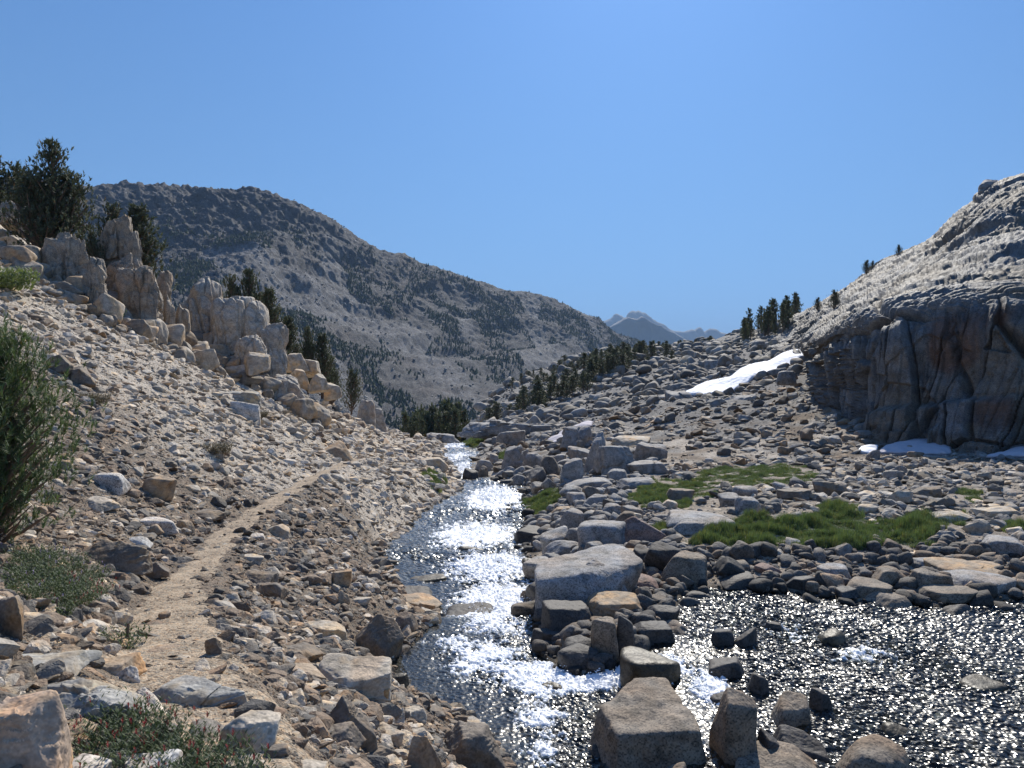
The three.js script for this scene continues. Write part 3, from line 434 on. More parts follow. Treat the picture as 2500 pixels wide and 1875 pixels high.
  let g = new THREE.BufferGeometry(); g.setAttribute('position', new THREE.BufferAttribute(pos, 3)); g.setAttribute('color', new THREE.BufferAttribute(col, 3)); g.setIndex(g0.index);
  if (!o.flatShade) g.computeVertexNormals();
  g = boxUV(g, o.uv ?? 0.9, r(), r()); if (o.flatShade) g.computeVertexNormals(); return g;
}
const KIND = { g: ['boulder', 'boulder'], b: ['boulder', 'boulder'], k: ['boulder', 'boulder'], m: ['boulder', 'boulder'], r: ['boulder', 'boulder'], w: ['boulder', 'boulder'], p: ['angular_rock', 'rock'], t: ['angular_rock', 'rock'], s: ['angular_rock', 'rock'], f: ['angular_rock', 'rock'], l: ['bedrock_outcrop', 'outcrop'], o: ['rock_crag', 'crag'], q: ['granite_dome', 'dome'] };
const crags = [], marks = [], placed = [];                               // [x, d, radius] of the big stones, so that the scatter keeps off them
// x, distance, width, height, depth (metres), class, sharpness, label, extras
const HEROES = [
[1.19,6.26,0.98,0.46,0.98,"b",26,"broad flat-topped brown boulder, largest in the stream at the bottom edge",{"top":[-0.03,1,0.12]}],
[1.84,6.21,0.36,0.46,0.33,"b",20,"tall brown block wedged against the right side of the broad flat-topped boulder"],
[2.55,6.84,0.4,0.22,0.32,"b",12,"rounded brown boulder with dark front standing alone right of the wedged block"],
[2.93,7.14,0.2,0.19,0.16,"k",14,"small black rock touching the back of the lone rounded boulder"],
[2.8,5.74,0.67,0.27,0.54,"b",9,"domed ochre brown boulder cut off by the bottom edge below the pool",{"bury":0.1}],
[2.13,5.87,0.72,0.15,0.58,"b",14,"low brown boulder half out of frame left of the domed ochre boulder"],
[1.32,5.98,0.23,0.14,0.18,"b",20,"pointed tip of a grey boulder at the bottom edge in front of the flat-topped one"],
[1.5,7.8,0.69,0.24,0.62,"m",12,"mossy olive dark boulder splashed by the cascade behind the flat-topped boulder"],
[0.74,8.45,0.47,0.22,0.37,"k",7,"smooth rounded dark boulder nearest the white channel left of the mossy one"],
[1.06,8.64,0.3,0.41,0.24,"b",14,"upright brown boulder behind the smooth rounded dark boulder"],
[1.28,8.63,0.22,0.45,0.17,"k",14,"black wet upright rock filling the gap right of the upright brown boulder"],
[1.06,10.36,1.43,0.79,1.36,"g",16,"large pale smooth slab tilted towards the water, widest of the boulder jam",{"top":[-0.1,1,0.14]}],
[1.26,10.46,0.72,0.56,0.43,"g",14,"humped grey lower edge block in front of the large pale slab"],
[0.75,9.53,0.7,0.35,0.56,"k",22,"dark grey pyramid shaped boulder below the large pale slab"],
[0.42,9.35,0.35,0.19,0.28,"k",18,"low dark wedge rock at the water left of the pyramid boulder"],
[0.76,8.74,0.42,0.21,0.34,"k",14,"dark sloping rock between pyramid boulder and smooth rounded boulder"],
[1.37,9.85,0.71,0.25,0.57,"t",14,"flat sunlit tan boulder right of the dark pyramid boulder",{"top":[0,1,0.25]}],
[1.66,8.98,0.49,0.23,0.39,"k",20,"squat black block right of the upright brown boulder",{"top":[0,1,0.15]}],
[1.93,9.67,0.41,0.2,0.33,"k",14,"dark low rock between the sunlit tan boulder and the pool"],
[2.59,11.27,0.62,0.4,0.5,"b",10,"big rounded tawny boulder with a ridge right of the large pale slab"],
[2.14,12.54,0.66,0.2,0.53,"t",14,"brown overhanging stone on top of the pale slab end"],
[1.84,10.87,0.55,0.22,0.44,"r",8,"purplish round boulder tucked under the overhanging brown stone"],
[1.74,13.97,0.91,0.54,0.73,"g",7,"large egg-shaped grey boulder behind the pale slab"],
[2.41,14.07,0.88,0.45,0.53,"r",16,"pink pyramid boulder beside the egg-shaped grey boulder",{"peak":1}],
[1.05,14.78,0.8,0.4,0.64,"g",9,"sloping grey boulder dipping into the stream left of the egg-shaped boulder"],
[1.35,17,0.5,0.49,0.4,"g",12,"pointed grey boulder leaning behind the sloping one"],
[0.41,17.78,0.68,0.36,0.55,"k",14,"dark flat boulder farthest left in the jam, lapped by white water"],
[0.66,17.05,0.41,0.19,0.33,"k",14,"small dark stone at the foot of the dark flat boulder"],
[3.64,14.56,1.23,0.28,0.99,"g",8,"long whale-backed grey boulder before the middle grass"],
[3.39,14.26,0.77,0.22,0.62,"g",8,"lower grey hump in front of the whale-backed boulder"],
[3.86,14.24,0.6,0.26,0.48,"g",14,"grey wedge stone at the right end of the whale-backed boulder"],
[5.09,17.56,0.55,0.3,0.44,"g",8,"pale rounded stone, left of the cluster beside the middle grass"],
[4.95,15.79,0.57,0.37,0.46,"g",7,"pale rounded boulder, front of the cluster beside the middle grass"],
[5.95,19.48,0.64,0.28,0.52,"g",8,"pale rounded stone, back of the cluster beside the middle grass"],
[1.81,21.28,0.64,0.37,0.51,"g",8,"round grey boulder at the right edge of the streamside grass"],
[2.17,19.86,0.6,0.34,0.48,"g",12,"blocky grey boulder just right of the round one by the streamside grass"],
[2.3,17.56,0.48,0.28,0.38,"g",9,"small rounded grey boulder below the blocky one"],
[1.27,20.16,0.61,0.27,0.48,"t",9,"light round stone below the streamside grass"],
[2.09,23.99,0.71,0.25,0.57,"g",10,"flat light stone above the streamside grass"],
[4.17,18.85,0.62,0.3,0.5,"s",24,"dark jagged stone standing in the middle grass edge"],
[3.33,11.1,0.53,0.14,0.43,"k",8,"rounded dark cobble at the left inlet of the pool"],
[2.66,10.62,0.41,0.1,0.33,"k",8,"low dark cobble washed by the pool beside the tawny boulder"],
[4.2,10.97,0.43,0.17,0.34,"k",14,"dark cobble with two flat faces on the far pool edge"],
[4.79,11.25,0.45,0.21,0.36,"g",12,"squarish grey boulder on the far pool edge"],
[5.03,10.62,0.72,0.17,0.58,"b",10,"long brown boulder dipping into the pool"],
[5.52,11,0.56,0.25,0.45,"b",9,"tan rounded boulder behind the long brown one"],
[5.97,10.82,0.51,0.28,0.41,"b",14,"tall square-cut tan boulder on the far pool edge"],
[5.15,10.21,0.58,0.15,0.47,"b",14,"flat brown stepping boulder standing in the pool edge"],
[6.06,10.43,0.7,0.14,0.56,"b",12,"long sloping brown boulder right of the stepping boulder"],
[5.89,9.92,0.43,0.11,0.34,"k",12,"low dark boulder in front of the long sloping one"],
[6.79,10.81,1.05,0.18,0.84,"g",9,"big grey rounded boulder with white streak on the right pool edge"],
[6.91,11.34,0.99,0.12,0.79,"t",12,"long flat tan slab behind the big grey boulder"],
[4.7,10.57,0.38,0.12,0.3,"k",14,"black flat rock at the edge of the sparkling pool"],
[6.51,11.95,0.45,0.11,0.36,"g",8,"bluish grey smooth stone below the right grass bank"],
[8.04,12.35,0.7,0.24,0.56,"g",10,"grey boulder at the right edge below the grass bank"],
[3.94,11.67,0.35,0.12,0.28,"r",9,"reddish brown cobble among dark stones below the grass bank"],
[3.52,11.82,0.38,0.16,0.3,"b",9,"brown cobble right of the tawny boulder"],
[8.74,17.12,0.59,0.3,0.47,"p",26,"pale sharp-edged block on the stony flat below the snow patch"],
[9.86,17.94,0.78,0.32,0.62,"s",26,"dark grey ribbed block right of the pale sharp-edged one"],
[9.97,15.37,0.91,0.18,0.73,"p",24,"broad pale slab at the right edge of the stony flat"],
[7.99,18.93,0.85,0.37,0.68,"s",26,"dark tilted slate slab behind the middle grass"],
[6.81,18.24,0.77,0.23,0.61,"s",26,"low grey slate slab at the end of the middle grass"],
[8.65,14.94,0.81,0.15,0.65,"p",24,"flat light slab behind the right grass bank"],
[3.22,9.35,0.19,0.12,0.15,"k",7,"small black round stone alone in the middle of the pool"],
[2.72,8.82,0.27,0.19,0.21,"k",8,"dark pair stone, right one, at the pool outlet"],
[2.48,8.85,0.29,0.17,0.23,"k",10,"dark pair stone, left one, at the pool outlet"],
[3.76,8.91,0.43,0.14,0.35,"m",9,"brown half-sunk boulder with foam in the pool"],
[3.43,6.66,0.32,0.09,0.25,"m",8,"sunken grey boulder in the pool right of the lone rounded boulder"],
[4.82,7.61,0.54,0.08,0.43,"m",8,"olive mossy half-sunk boulder near the right edge of the pool"],
[4.87,9.2,0.25,0.07,0.2,"m",8,"little olive stone under the pool ripples"],
[2.29,7.95,0.48,0.16,0.39,"k",12,"large black wet boulder in the cascade behind the wedged block"],
[2.46,7.54,0.25,0.18,0.2,"k",16,"black ribbed rock on the right of the cascade"],
[2.01,7.29,0.25,0.11,0.2,"k",16,"black rock with a glistening top between flat-topped boulder and cascade"],
[2.12,6.25,0.25,0.21,0.2,"k",16,"dark brown wedge between the wedged block and the black flat block"],
[2.41,6.25,0.48,0.17,0.38,"k",20,"black flat block below the lone rounded boulder"],
[0.42,7.97,0.28,0.08,0.23,"m",8,"rust brown stone in the foam left of the cascade"],
[0.33,14.99,0.41,0.17,0.32,"m",12,"small tan stone awash in the upper rapids"],
[-0.94,16.62,0.55,0.12,0.44,"m",10,"low tan stone awash in the middle of the rapids"],
[-0.72,13.37,0.52,0.1,0.42,"m",8,"tan hump under the white tongue of the rapids"],
[-1.55,13.6,0.69,0.12,0.56,"m",10,"sunken tan slab in the dark pool by the left bank"],
[-1.06,7.04,0.19,0.12,0.15,"m",9,"mossy green-brown stone in the eddy at the left bank"],
[-1.24,5.69,0.58,0.27,0.47,"p",26,"large pale angular block with a pointed nose on the left bank",{"top":[0.1,1,0.3]}],
[-1.57,8.72,0.58,0.48,0.35,"s",24,"upright grey angular block above the eddy on the left bank",{"peak":1}],
[-1,4.52,0.37,0.32,0.22,"s",26,"dark angular slab leaning in front of the pale pointed block",{"peak":1}],
[-0.99,4.28,0.25,0.12,0.2,"s",26,"brown dark wedge at the foot of the leaning slab"],
[-1.05,5.77,0.23,0.14,0.18,"t",26,"tan flat slab under the nose of the pale pointed block"],
[-1.49,11.51,0.8,0.16,0.64,"t",20,"flat light tan boulder reaching into the stream at the left bank"],
[-1.53,12.39,0.63,0.17,0.51,"k",22,"black flat rock behind the flat tan boulder in the stream"],
[-0.73,11.15,0.86,0.11,0.69,"k",12,"long dark brown rock lying across the rapids"],
[-0.29,5.89,0.5,0.46,0.4,"s",24,"big tan-grey angular boulder at the bottom edge beside the stream"],
[-0.55,4.63,0.26,0.32,0.16,"t",28,"upright tan wedge left of the big boulder at the bottom edge",{"peak":1}],
[-0.71,6.84,0.22,0.08,0.18,"s",26,"small dark slab behind the upright tan wedge"],
[-0.78,5.86,0.22,0.1,0.18,"p",26,"pale cream block above the upright tan wedge"],
[-0.83,5.03,0.2,0.11,0.16,"p",26,"light grey layered block left of the cream block"],
[-0.81,4.5,0.24,0.1,0.19,"s",26,"grey-brown squat block left of the upright tan wedge"],
[-1.37,9.73,0.32,0.22,0.25,"s",26,"dark angular stone just below the flat tan boulder"],
[-1.3,11.34,0.29,0.15,0.23,"t",22,"tan stone at the foot of the flat tan boulder"],
[-2.11,11.56,0.26,0.15,0.21,"s",24,"dark brown stone at the edge of the calm left pool"],
[-2.3,10.1,0.31,0.2,0.25,"t",26,"tan-brown block among the scree above the calm pool"],
[-2.12,9.46,0.19,0.19,0.12,"t",28,"rusty triangular stone above the flat tan boulder",{"peak":1}],
[-1.95,9.76,0.26,0.1,0.21,"p",22,"cream stone right of the rusty triangular one"],
[-1.12,9.79,0.31,0.07,0.24,"k",20,"wet black flat stone at the eddy"],
[-1.85,7.28,0.48,0.17,0.38,"p",28,"white-faced crumbling block above the pale pointed block"],
[-1.72,5.9,0.43,0.11,0.35,"s",26,"dark thick slab with flat top left of the white-faced block"],
[-1.93,4.91,0.1,0.11,0.06,"s",28,"little dark wedge on the right edge of the trail",{"peak":1}],
[-1.57,5.44,0.39,0.08,0.31,"t",22,"low tan slab sunk in the gravel below the dark thick slab"],
[-1.59,4.64,0.12,0.04,0.09,"t",24,"small brown block left of the low tan slab"],
[-1.15,3.31,0.24,0.12,0.19,"p",28,"pale jagged boulder on the right side of the trail near the bottom"],
[-1,3.22,0.11,0.04,0.09,"s",26,"dark flat stone at the bottom edge right of the pale jagged boulder"],
[-0.9,3.15,0.22,0.05,0.18,"p",26,"grey split slab at the bottom edge"],
[-0.9,3.88,0.16,0.07,0.13,"s",26,"brown-grey stone at the bottom edge under the dark wedge"],
[-2.93,8.55,0.52,0.15,0.42,"s",26,"grey slab, upper of the pair right of the trail"],
[-2.65,8.18,0.4,0.21,0.32,"s",26,"black angular block, lower of the pair right of the trail"],
[-3.31,9.63,0.33,0.13,0.26,"p",24,"light grey stone above the pair right of the trail"],
[-3.75,12,0.41,0.21,0.33,"p",22,"pale block on the right edge of the trail bend"],
[-3.73,11.07,0.25,0.07,0.2,"w",14,"white flat stone right of the trail bend"],
[-3.96,33.97,1.94,0.58,1.55,"p",14,"large pale smooth slab above the far left bank"],
[-3.99,7.33,0.74,0.32,0.52,"s",28,"large dark brown angular boulder left of the trail below the pine",{"peak":1}],
[-3.69,7.83,0.29,0.18,0.17,"s",28,"dark triangular rock at the left edge of the trail",{"peak":1}],
[-2.23,4.13,0.29,0.1,0.23,"t",26,"tan block with shadowed front left of the trail",{"top":[0.1,1,0.2]}],
[-2.67,5.07,0.19,0.06,0.15,"t",24,"smaller tan block behind the shadowed one"],
[-2.65,3.98,0.16,0.21,0.13,"s",22,"grey upright rock at the left edge"],
[-2.32,3.63,0.41,0.1,0.33,"l",16,"low grey bedrock hump at the left edge"],
[-1.93,3.31,0.43,0.15,0.34,"l",22,"pale layered bedrock outcrop with a bright sloping face beside the trail"],
[-1.73,2.63,0.28,0.36,0.23,"f",28,"big pinkish tan foreground rock in the bottom left corner",{"top":[-0.05,1,0.1]}],
[-1.65,3.84,0.55,0.09,0.23,"l",12,"low blue-grey bedrock rib crossing the trail",{"bury":0.5}],
[-2.1,4.15,0.12,0.1,0.07,"w",28,"white upright sliver of stone beside the tan block",{"peak":1}],
[-1.65,3.07,0.16,0.04,0.13,"l",24,"blue-grey flat stone among the red flowers"],
[-1.83,3.12,0.16,0.04,0.13,"t",22,"tan layered stone below the bedrock outcrop"],
[-1.76,3.08,0.09,0.04,0.07,"t",14,"rusty rounded stone below the tan layered stone"],
[-1.64,2.86,0.17,0.08,0.13,"w",20,"whitish rough boulder at the bottom edge"],
[-1.44,2.96,0.24,0.09,0.19,"w",16,"large whitish boulder at the bottom edge under the red flowers"],
[-1.79,3,0.07,0.03,0.06,"s",24,"small dark stone next to the foreground rock"],
[-2.44,4.09,0.16,0.04,0.13,"t",24,"tan flat stone on the low grey bedrock hump"],
[-5.69,10.71,0.44,0.28,0.36,"w",9,"pale rounded boulder on the slope above the trail"],
[-5.49,11.6,0.66,0.39,0.52,"t",14,"long tan boulder lying on the slope above the trail"],
[-4.61,9.85,0.51,0.24,0.41,"w",8,"bright white rounded boulder left of the trail bend"],
[-4.59,10.65,0.28,0.19,0.22,"t",9,"tan rounded boulder leaning on the bright white one"],
[-5.26,9.51,0.48,0.15,0.38,"p",24,"long pale slab pointing downhill above the white boulder"],
[-4.47,9.03,0.31,0.12,0.25,"w",9,"pale double-humped stone below the white boulder"],
[-4.52,9.63,0.17,0.14,0.14,"t",9,"little brown stone between white boulder and pale stone"],
[-6.25,10.68,0.24,0.15,0.2,"t",10,"brown stone right of the near pine"],
[-5.49,12.9,0.36,0.11,0.29,"p",22,"light flat stone below the long tan boulder"],
[-4.85,11.93,0.52,0.16,0.41,"s",26,"grey-brown slab on the uphill edge of the trail"],
[-5.6,24.57,0.99,0.62,0.79,"t",16,"tan craggy rock on the uphill edge of the far trail"],
[-7.65,21.86,0.75,0.63,0.6,"w",20,"white craggy rock on the bright slope"],
[-8.52,23.99,1.08,0.52,0.87,"l",12,"grey smooth bedrock slab under the pale dome"],
[-9.22,15.44,0.52,0.43,0.42,"s",26,"dark slate crag, left of two on the upper slope"],
[-8.85,15.56,0.56,0.46,0.45,"s",26,"dark slate crag, right of two on the upper slope"],
[-14.31,24.5,1.65,2.47,0.91,"o",11,"huge rounded tan fin of rock below the large pine",{"y":3.56}],
[-13.03,23.8,0.83,1.86,0.66,"o",18,"narrow tan pillar leaning on the huge rounded fin",{"y":3.22}],
[-14.59,28,1.35,2.15,1.08,"o",20,"highest jagged crag behind the tan pillar",{"y":5}],
[-13.63,27.6,0.65,1.73,0.52,"o",12,"slim pillar with a round knob right of the highest crag",{"y":4.79}],
[-13.64,26.6,1.04,1.55,0.83,"o",18,"ribbed crag below the slim knobbed pillar",{"y":4.04}],
[-12.71,25.6,1.8,2.06,1.26,"o",18,"wide cracked crag in the middle of the outcrops",{"y":2.96}],
[-12.6,27.5,0.66,1.62,0.53,"o",22,"square-topped block right of the wide cracked crag",{"y":3.46}],
[-12.12,27,0.45,1.57,0.36,"o",20,"thin spire, left of two between crag and pale dome",{"y":2.62}],
[-11.88,27.4,0.59,1.48,0.47,"o",20,"thin spire, right of two between crag and pale dome",{"y":2.39}],
[-13.71,33,2.22,3.37,2,"q",6,"pale smooth granite dome, left bulge of three",{"y":2.24}],
[-11.69,32.5,2.05,3.01,1.85,"q",7,"pale smooth granite dome, middle bulge of three",{"y":1.65}],
[-10.39,32.6,1.47,2.3,1.32,"q",8,"pale smooth granite dome, right bulge of three ending in a steep nose",{"y":1.22}],
[-10.61,31,1.55,1.27,1.24,"q",6,"low pale bulge under the middle dome",{"y":1.65}],
[-9.97,29.5,1.08,0.83,0.87,"p",20,"pale broken block at the foot of the domes",{"y":1.37}],
[-9.24,31,1.36,1.08,1.09,"q",10,"pale ribbed rock hump below the nose of the dome",{"y":0.23}],
[-10.19,36,1.08,0.82,0.87,"p",18,"tan block on top of the pile right of the dome nose",{"y":1.43}],
[-9.56,36.5,0.88,0.8,0.7,"p",22,"pale block leaning in the pile right of the dome nose",{"y":1.17}],
[-9.74,35,1.05,0.87,0.84,"p",22,"pale wedge in the middle of the pile right of the dome nose",{"y":0.64}],
[-9.11,36,0.91,0.85,0.73,"p",22,"long pale block low in the pile right of the dome nose",{"y":0.44}],
[-8.88,38,0.8,0.8,0.64,"p",16,"pale boulder at the lower end of the pile",{"y":0.01}],
[-9.81,56,1.01,1.63,0.81,"q",9,"small pale dome at the end of the left spur",{"y":-3.07}],
[-9.95,52,1.13,1.51,0.9,"q",10,"pale rounded crag just before the end of the left spur",{"y":-2.17}],
[-21.63,33,1.19,0.99,0.95,"o",18,"grey crag, left of two behind the large pine",{"y":7.77}],
[-20.14,32,0.92,1.15,0.74,"o",18,"grey crag, right of two behind the large pine",{"y":7.2}],
[-1.87,33.89,0.67,0.53,0.54,"k",24,"dark squared block at the water below the fractured outcrop"],
[-1.37,37.28,0.81,0.61,0.65,"g",14,"tan block above the dark squared one"],
[-1.33,34.99,0.55,0.56,0.44,"s",24,"dark leaning slab beside the dark squared block"],
[-0.94,40,0.43,0.5,0.35,"g",14,"narrow upright stone left of the fractured outcrop"],
[-0.01,36.12,0.98,1.12,0.78,"g",16,"tall rounded block, left end of the fractured outcrop"],
[-0.32,33.61,0.73,0.5,0.58,"g",18,"low block under the left end of the fractured outcrop"],
[0.23,36.07,0.72,0.4,0.57,"g",20,"small block set between low and tall blocks of the outcrop"],
[0.63,37.84,0.52,0.69,0.42,"g",18,"narrow block second in the row of the fractured outcrop"],
[0.95,35.11,0.8,0.72,0.64,"g",20,"square block third in the row of the fractured outcrop"],
[-0.23,31.61,0.84,0.34,0.67,"k",24,"dark sharp rock at the water under the outcrop"],
[2.06,25.74,0.79,0.87,0.63,"g",22,"tall tilted block at the centre of the fractured outcrop"],
[3.06,33.46,1.13,0.74,0.9,"g",14,"rounded top block over the tall tilted one"],
[3.15,28.55,0.93,1.55,0.74,"g",20,"highest upright block of the fractured outcrop"],
[3.68,26.56,1.34,1.05,1.07,"g",18,"broad cracked block right of the highest one"],
[2.39,23.78,1.4,0.4,1.12,"g",10,"long rounded slab lying in front of the fractured outcrop"],
[3.38,39.7,1.65,1.23,1.32,"g",14,"rear sloping block above the fractured outcrop"],
[1.99,33.92,1,0.57,0.8,"g",20,"grey stepped block left of the tall tilted one"],
[1.55,29.68,0.87,0.46,0.7,"g",20,"flat block at the foot of the stepped one"],
[5.98,37.95,1.85,0.47,1.48,"p",20,"pale flat-topped cap block of the outcrop"],
[5.82,31.8,1.47,0.71,1.18,"g",16,"right end block of the fractured outcrop, upper"],
[4.71,26.13,1.35,0.45,1.08,"g",18,"right end block of the fractured outcrop, lower"],
[3.54,25.09,0.84,0.38,0.68,"g",12,"long stone in front of the broad cracked block"],
[3.83,22.94,1.19,0.27,0.95,"g",12,"smooth grey wedge at the top of the middle grass"],
[-0.69,62,7.04,1.5,3.52,"g",10,"low granite whaleback behind the far grass",{"y":-4.32}],
[-5.96,66,2.7,0.75,2.16,"g",9,"row of grey humps at the lip of the stream",{"y":-4.95}],
[-0.03,52,1.88,1.04,1.5,"g",11,"cracked granite hump in front of the whaleback",{"y":-3.74}],
[22.62,82,3.45,1.8,2.76,"g",8,"rounded granite knob beside the top of the snow tongue",{"y":0.57}],
[12.6,56,2.69,1.19,2.15,"g",9,"rounded granite slab below the tip of the snow tongue",{"y":-1.38}],
[14.86,50,2.4,0.97,1.92,"g",14,"blocky ledge at the lower edge of the snow tongue",{"y":-1.21}],
[17.85,50,1.2,0.88,0.96,"g",10,"grey boulder under the cliff beside the snow tongue",{"y":0.45}],
[35.79,57,1.95,1.37,1.56,"g",8,"great perched boulder on the skyline of the right ridge",{"y":14.25}]];
HEROES.forEach(([x, d, w, h, dep, c, p, label, e = {}], i) => {
  const px = w / d * 770, ang = 'ptsf'.includes(c), crag = 'oq'.includes(c);
  const detail = crag && px > 22 ? 27 : px > 90 ? 34 : px > 55 ? 23 : px > 32 ? 16 : px > 18 ? 11 : 7;
  const yaw = (rng(i + 11)() - 0.5) * (e.top ? 0.25 : 0.7), bury = e.bury ?? (crag ? 0.32 : 0.14);
  const g = rockGeo(i + 1, w * (crag ? 1.22 : 1.1), h * ((wet(x, d + dep * 0.42) > 0 && !e.top && d < 12 ? 1.3 : 1) + bury) + (wet(x, d + dep * 0.42) > 0 ? 0.25 : 0), dep * (crag ? 1.3 : 1.08), { exact: true, p: ang ? p * 1.5 : p, top: e.top, peak: e.peak, detail, cuts: ang ? 6 : 4, rough: ang ? 0.75 : crag ? (c === 'q' ? 0.8 : 1.3) : 0.75, strata: c === 's' || c === 'l' || c === 'f' ? 1 : ang ? 0.6 : crag ? 0.5 : 0.12, tall: crag ? 0.35 : 0.55, lean: crag ? 0.28 : 0.06, split: c === 'o' ? 3.4 : c === 'q' ? 1.6 : 0, cracks: crag ? (c === 'o' ? 1.5 : 0.45) : c === 'g' && d > 26 ? 0.9 : c === 'l' ? 2.5 : 0, jit: e.top ? 0.4 : c === 'q' ? 0.7 : crag ? 1.3 : ang ? 1.1 : 0.9, lump: crag ? 0.1 : 0.02, stain: c === 'w' || c === 'l' || c === 'k' ? 0.2 : 0.55 });
  const z = -(d + dep * 0.42), gy = e.y !== undefined ? e.y : wet(x, -z) > 0 ? waterY(x, -z) - 0.06 : Math.min(H(x, -z), H(x, -z - dep * 0.3), H(x - w * 0.3, -z), H(x + w * 0.3, -z));
  const m = mesh(g, ROCK[c], KIND[c][0], { label, category: KIND[c][1] });
  m.position.set(x, gy - h * bury - (wet(x, -z) > 0 && e.y === undefined ? 0.25 : 0), z); m.rotation.y = yaw;
  marks.push([x, -z, label.split(/,| (?:on|in|at|with|below|beside|behind|left|right|under|above|cut|lying|near|between|among|leaning|standing|reaching|towards|tilted|half|touching|wedged|splashed|nearest|filling|dipping|lapped|just|tucked|alone|washed|before|second|third|set|over|next|farthest|pointing|crossing|and|ending|awash|rising)\b/)[0]]);
  if (crag) crags.push([x, -z, w * 0.5]);
  placed.push([x, -z, Math.max(w, dep) * 0.45]);
});
// patches of grass: x, distance, half widths across and along, skew, blade height, label
const GRASS = [
[1.04,24.11,0.63,2.43,0.1,0.16,"short grass on the right bank by the rapids"],
[4.25,20.95,1.29,3.35,0.68,0.13,"wide green meadow strip behind the whale-backed boulder"],
[7.84,24.83,2.23,3.44,1.08,0.1,"upper thin grass strip below the talus"],
[4.28,14.13,0.9,1.37,0.41,0.2,"tall tufty grass bank left above the dark cobbles"],
[5.96,14.38,1.04,1.61,0.67,0.18,"middle of the tufty grass bank above the dark cobbles"],
[7.21,14.07,0.63,1.36,0.7,0.2,"right end of the tufty grass bank"],
[7.04,16.55,0.43,1.08,0.46,0.18,"raised grass clump behind the tufty bank"],
[8.3,14.96,0.65,0.84,0.46,0.12,"grass among stones right of the tufty bank"],
[9.52,14.42,0.4,0.51,0.33,0.15,"grass at the right edge"],
[2.83,14.71,0.2,0.46,0.08,0.2,"grass tuft beside the pink pyramid boulder"],
[-3.05,29.98,0.48,2.76,-0.28,0.2,"grass patch on the left bank by the rapids"],
[-3.03,68.34,1.98,8.71,-0.39,0.3,"far grass patch at the lip of the stream"],
[-0.16,44.34,0.54,3.41,-0.01,0.25,"grass between the far blocks"],
[10.94,18.44,0.32,1.33,0.78,0.12,"sparse grass on the stony flat"]];
// ---------------------------------------------------------------- loose stones: one shape set, many stones
const chip = [], cob = [], slab = [];
for (let i = 0; i < 8; i++) { chip.push(rockGeo(300 + i, 1, 0.36 + 0.12 * (i % 3), 0.7 + 0.08 * (i % 2), { p: 40, detail: 3, wild: 8 + i % 3, cuts: 1, rough: 0.3, flatShade: true, uv: 0.35 })); slab.push(rockGeo(340 + i, 1.1, 0.22 + 0.05 * (i % 3), 0.75, { p: 40, detail: 3, wild: 10, cuts: 2, rough: 0.25, flatShade: true, uv: 0.35 })); cob.push(rockGeo(380 + i, 1, 0.6, 0.8, { p: 9, detail: 3, wild: i % 2 ? 9 : 0, cuts: 3, rough: 1, uv: 0.35 })); }
const looseMat = slate([1, 1, 1]), cobMat = granite([1, 1, 1]), wetMat = granite([1, 1, 1], { roughness: 0.45 });
const tone = (a, b, r) => { const t = r(), l = 0.65 + 0.7 * r(); return a.map((q, i) => lerp(q, b[i], t) * l); };
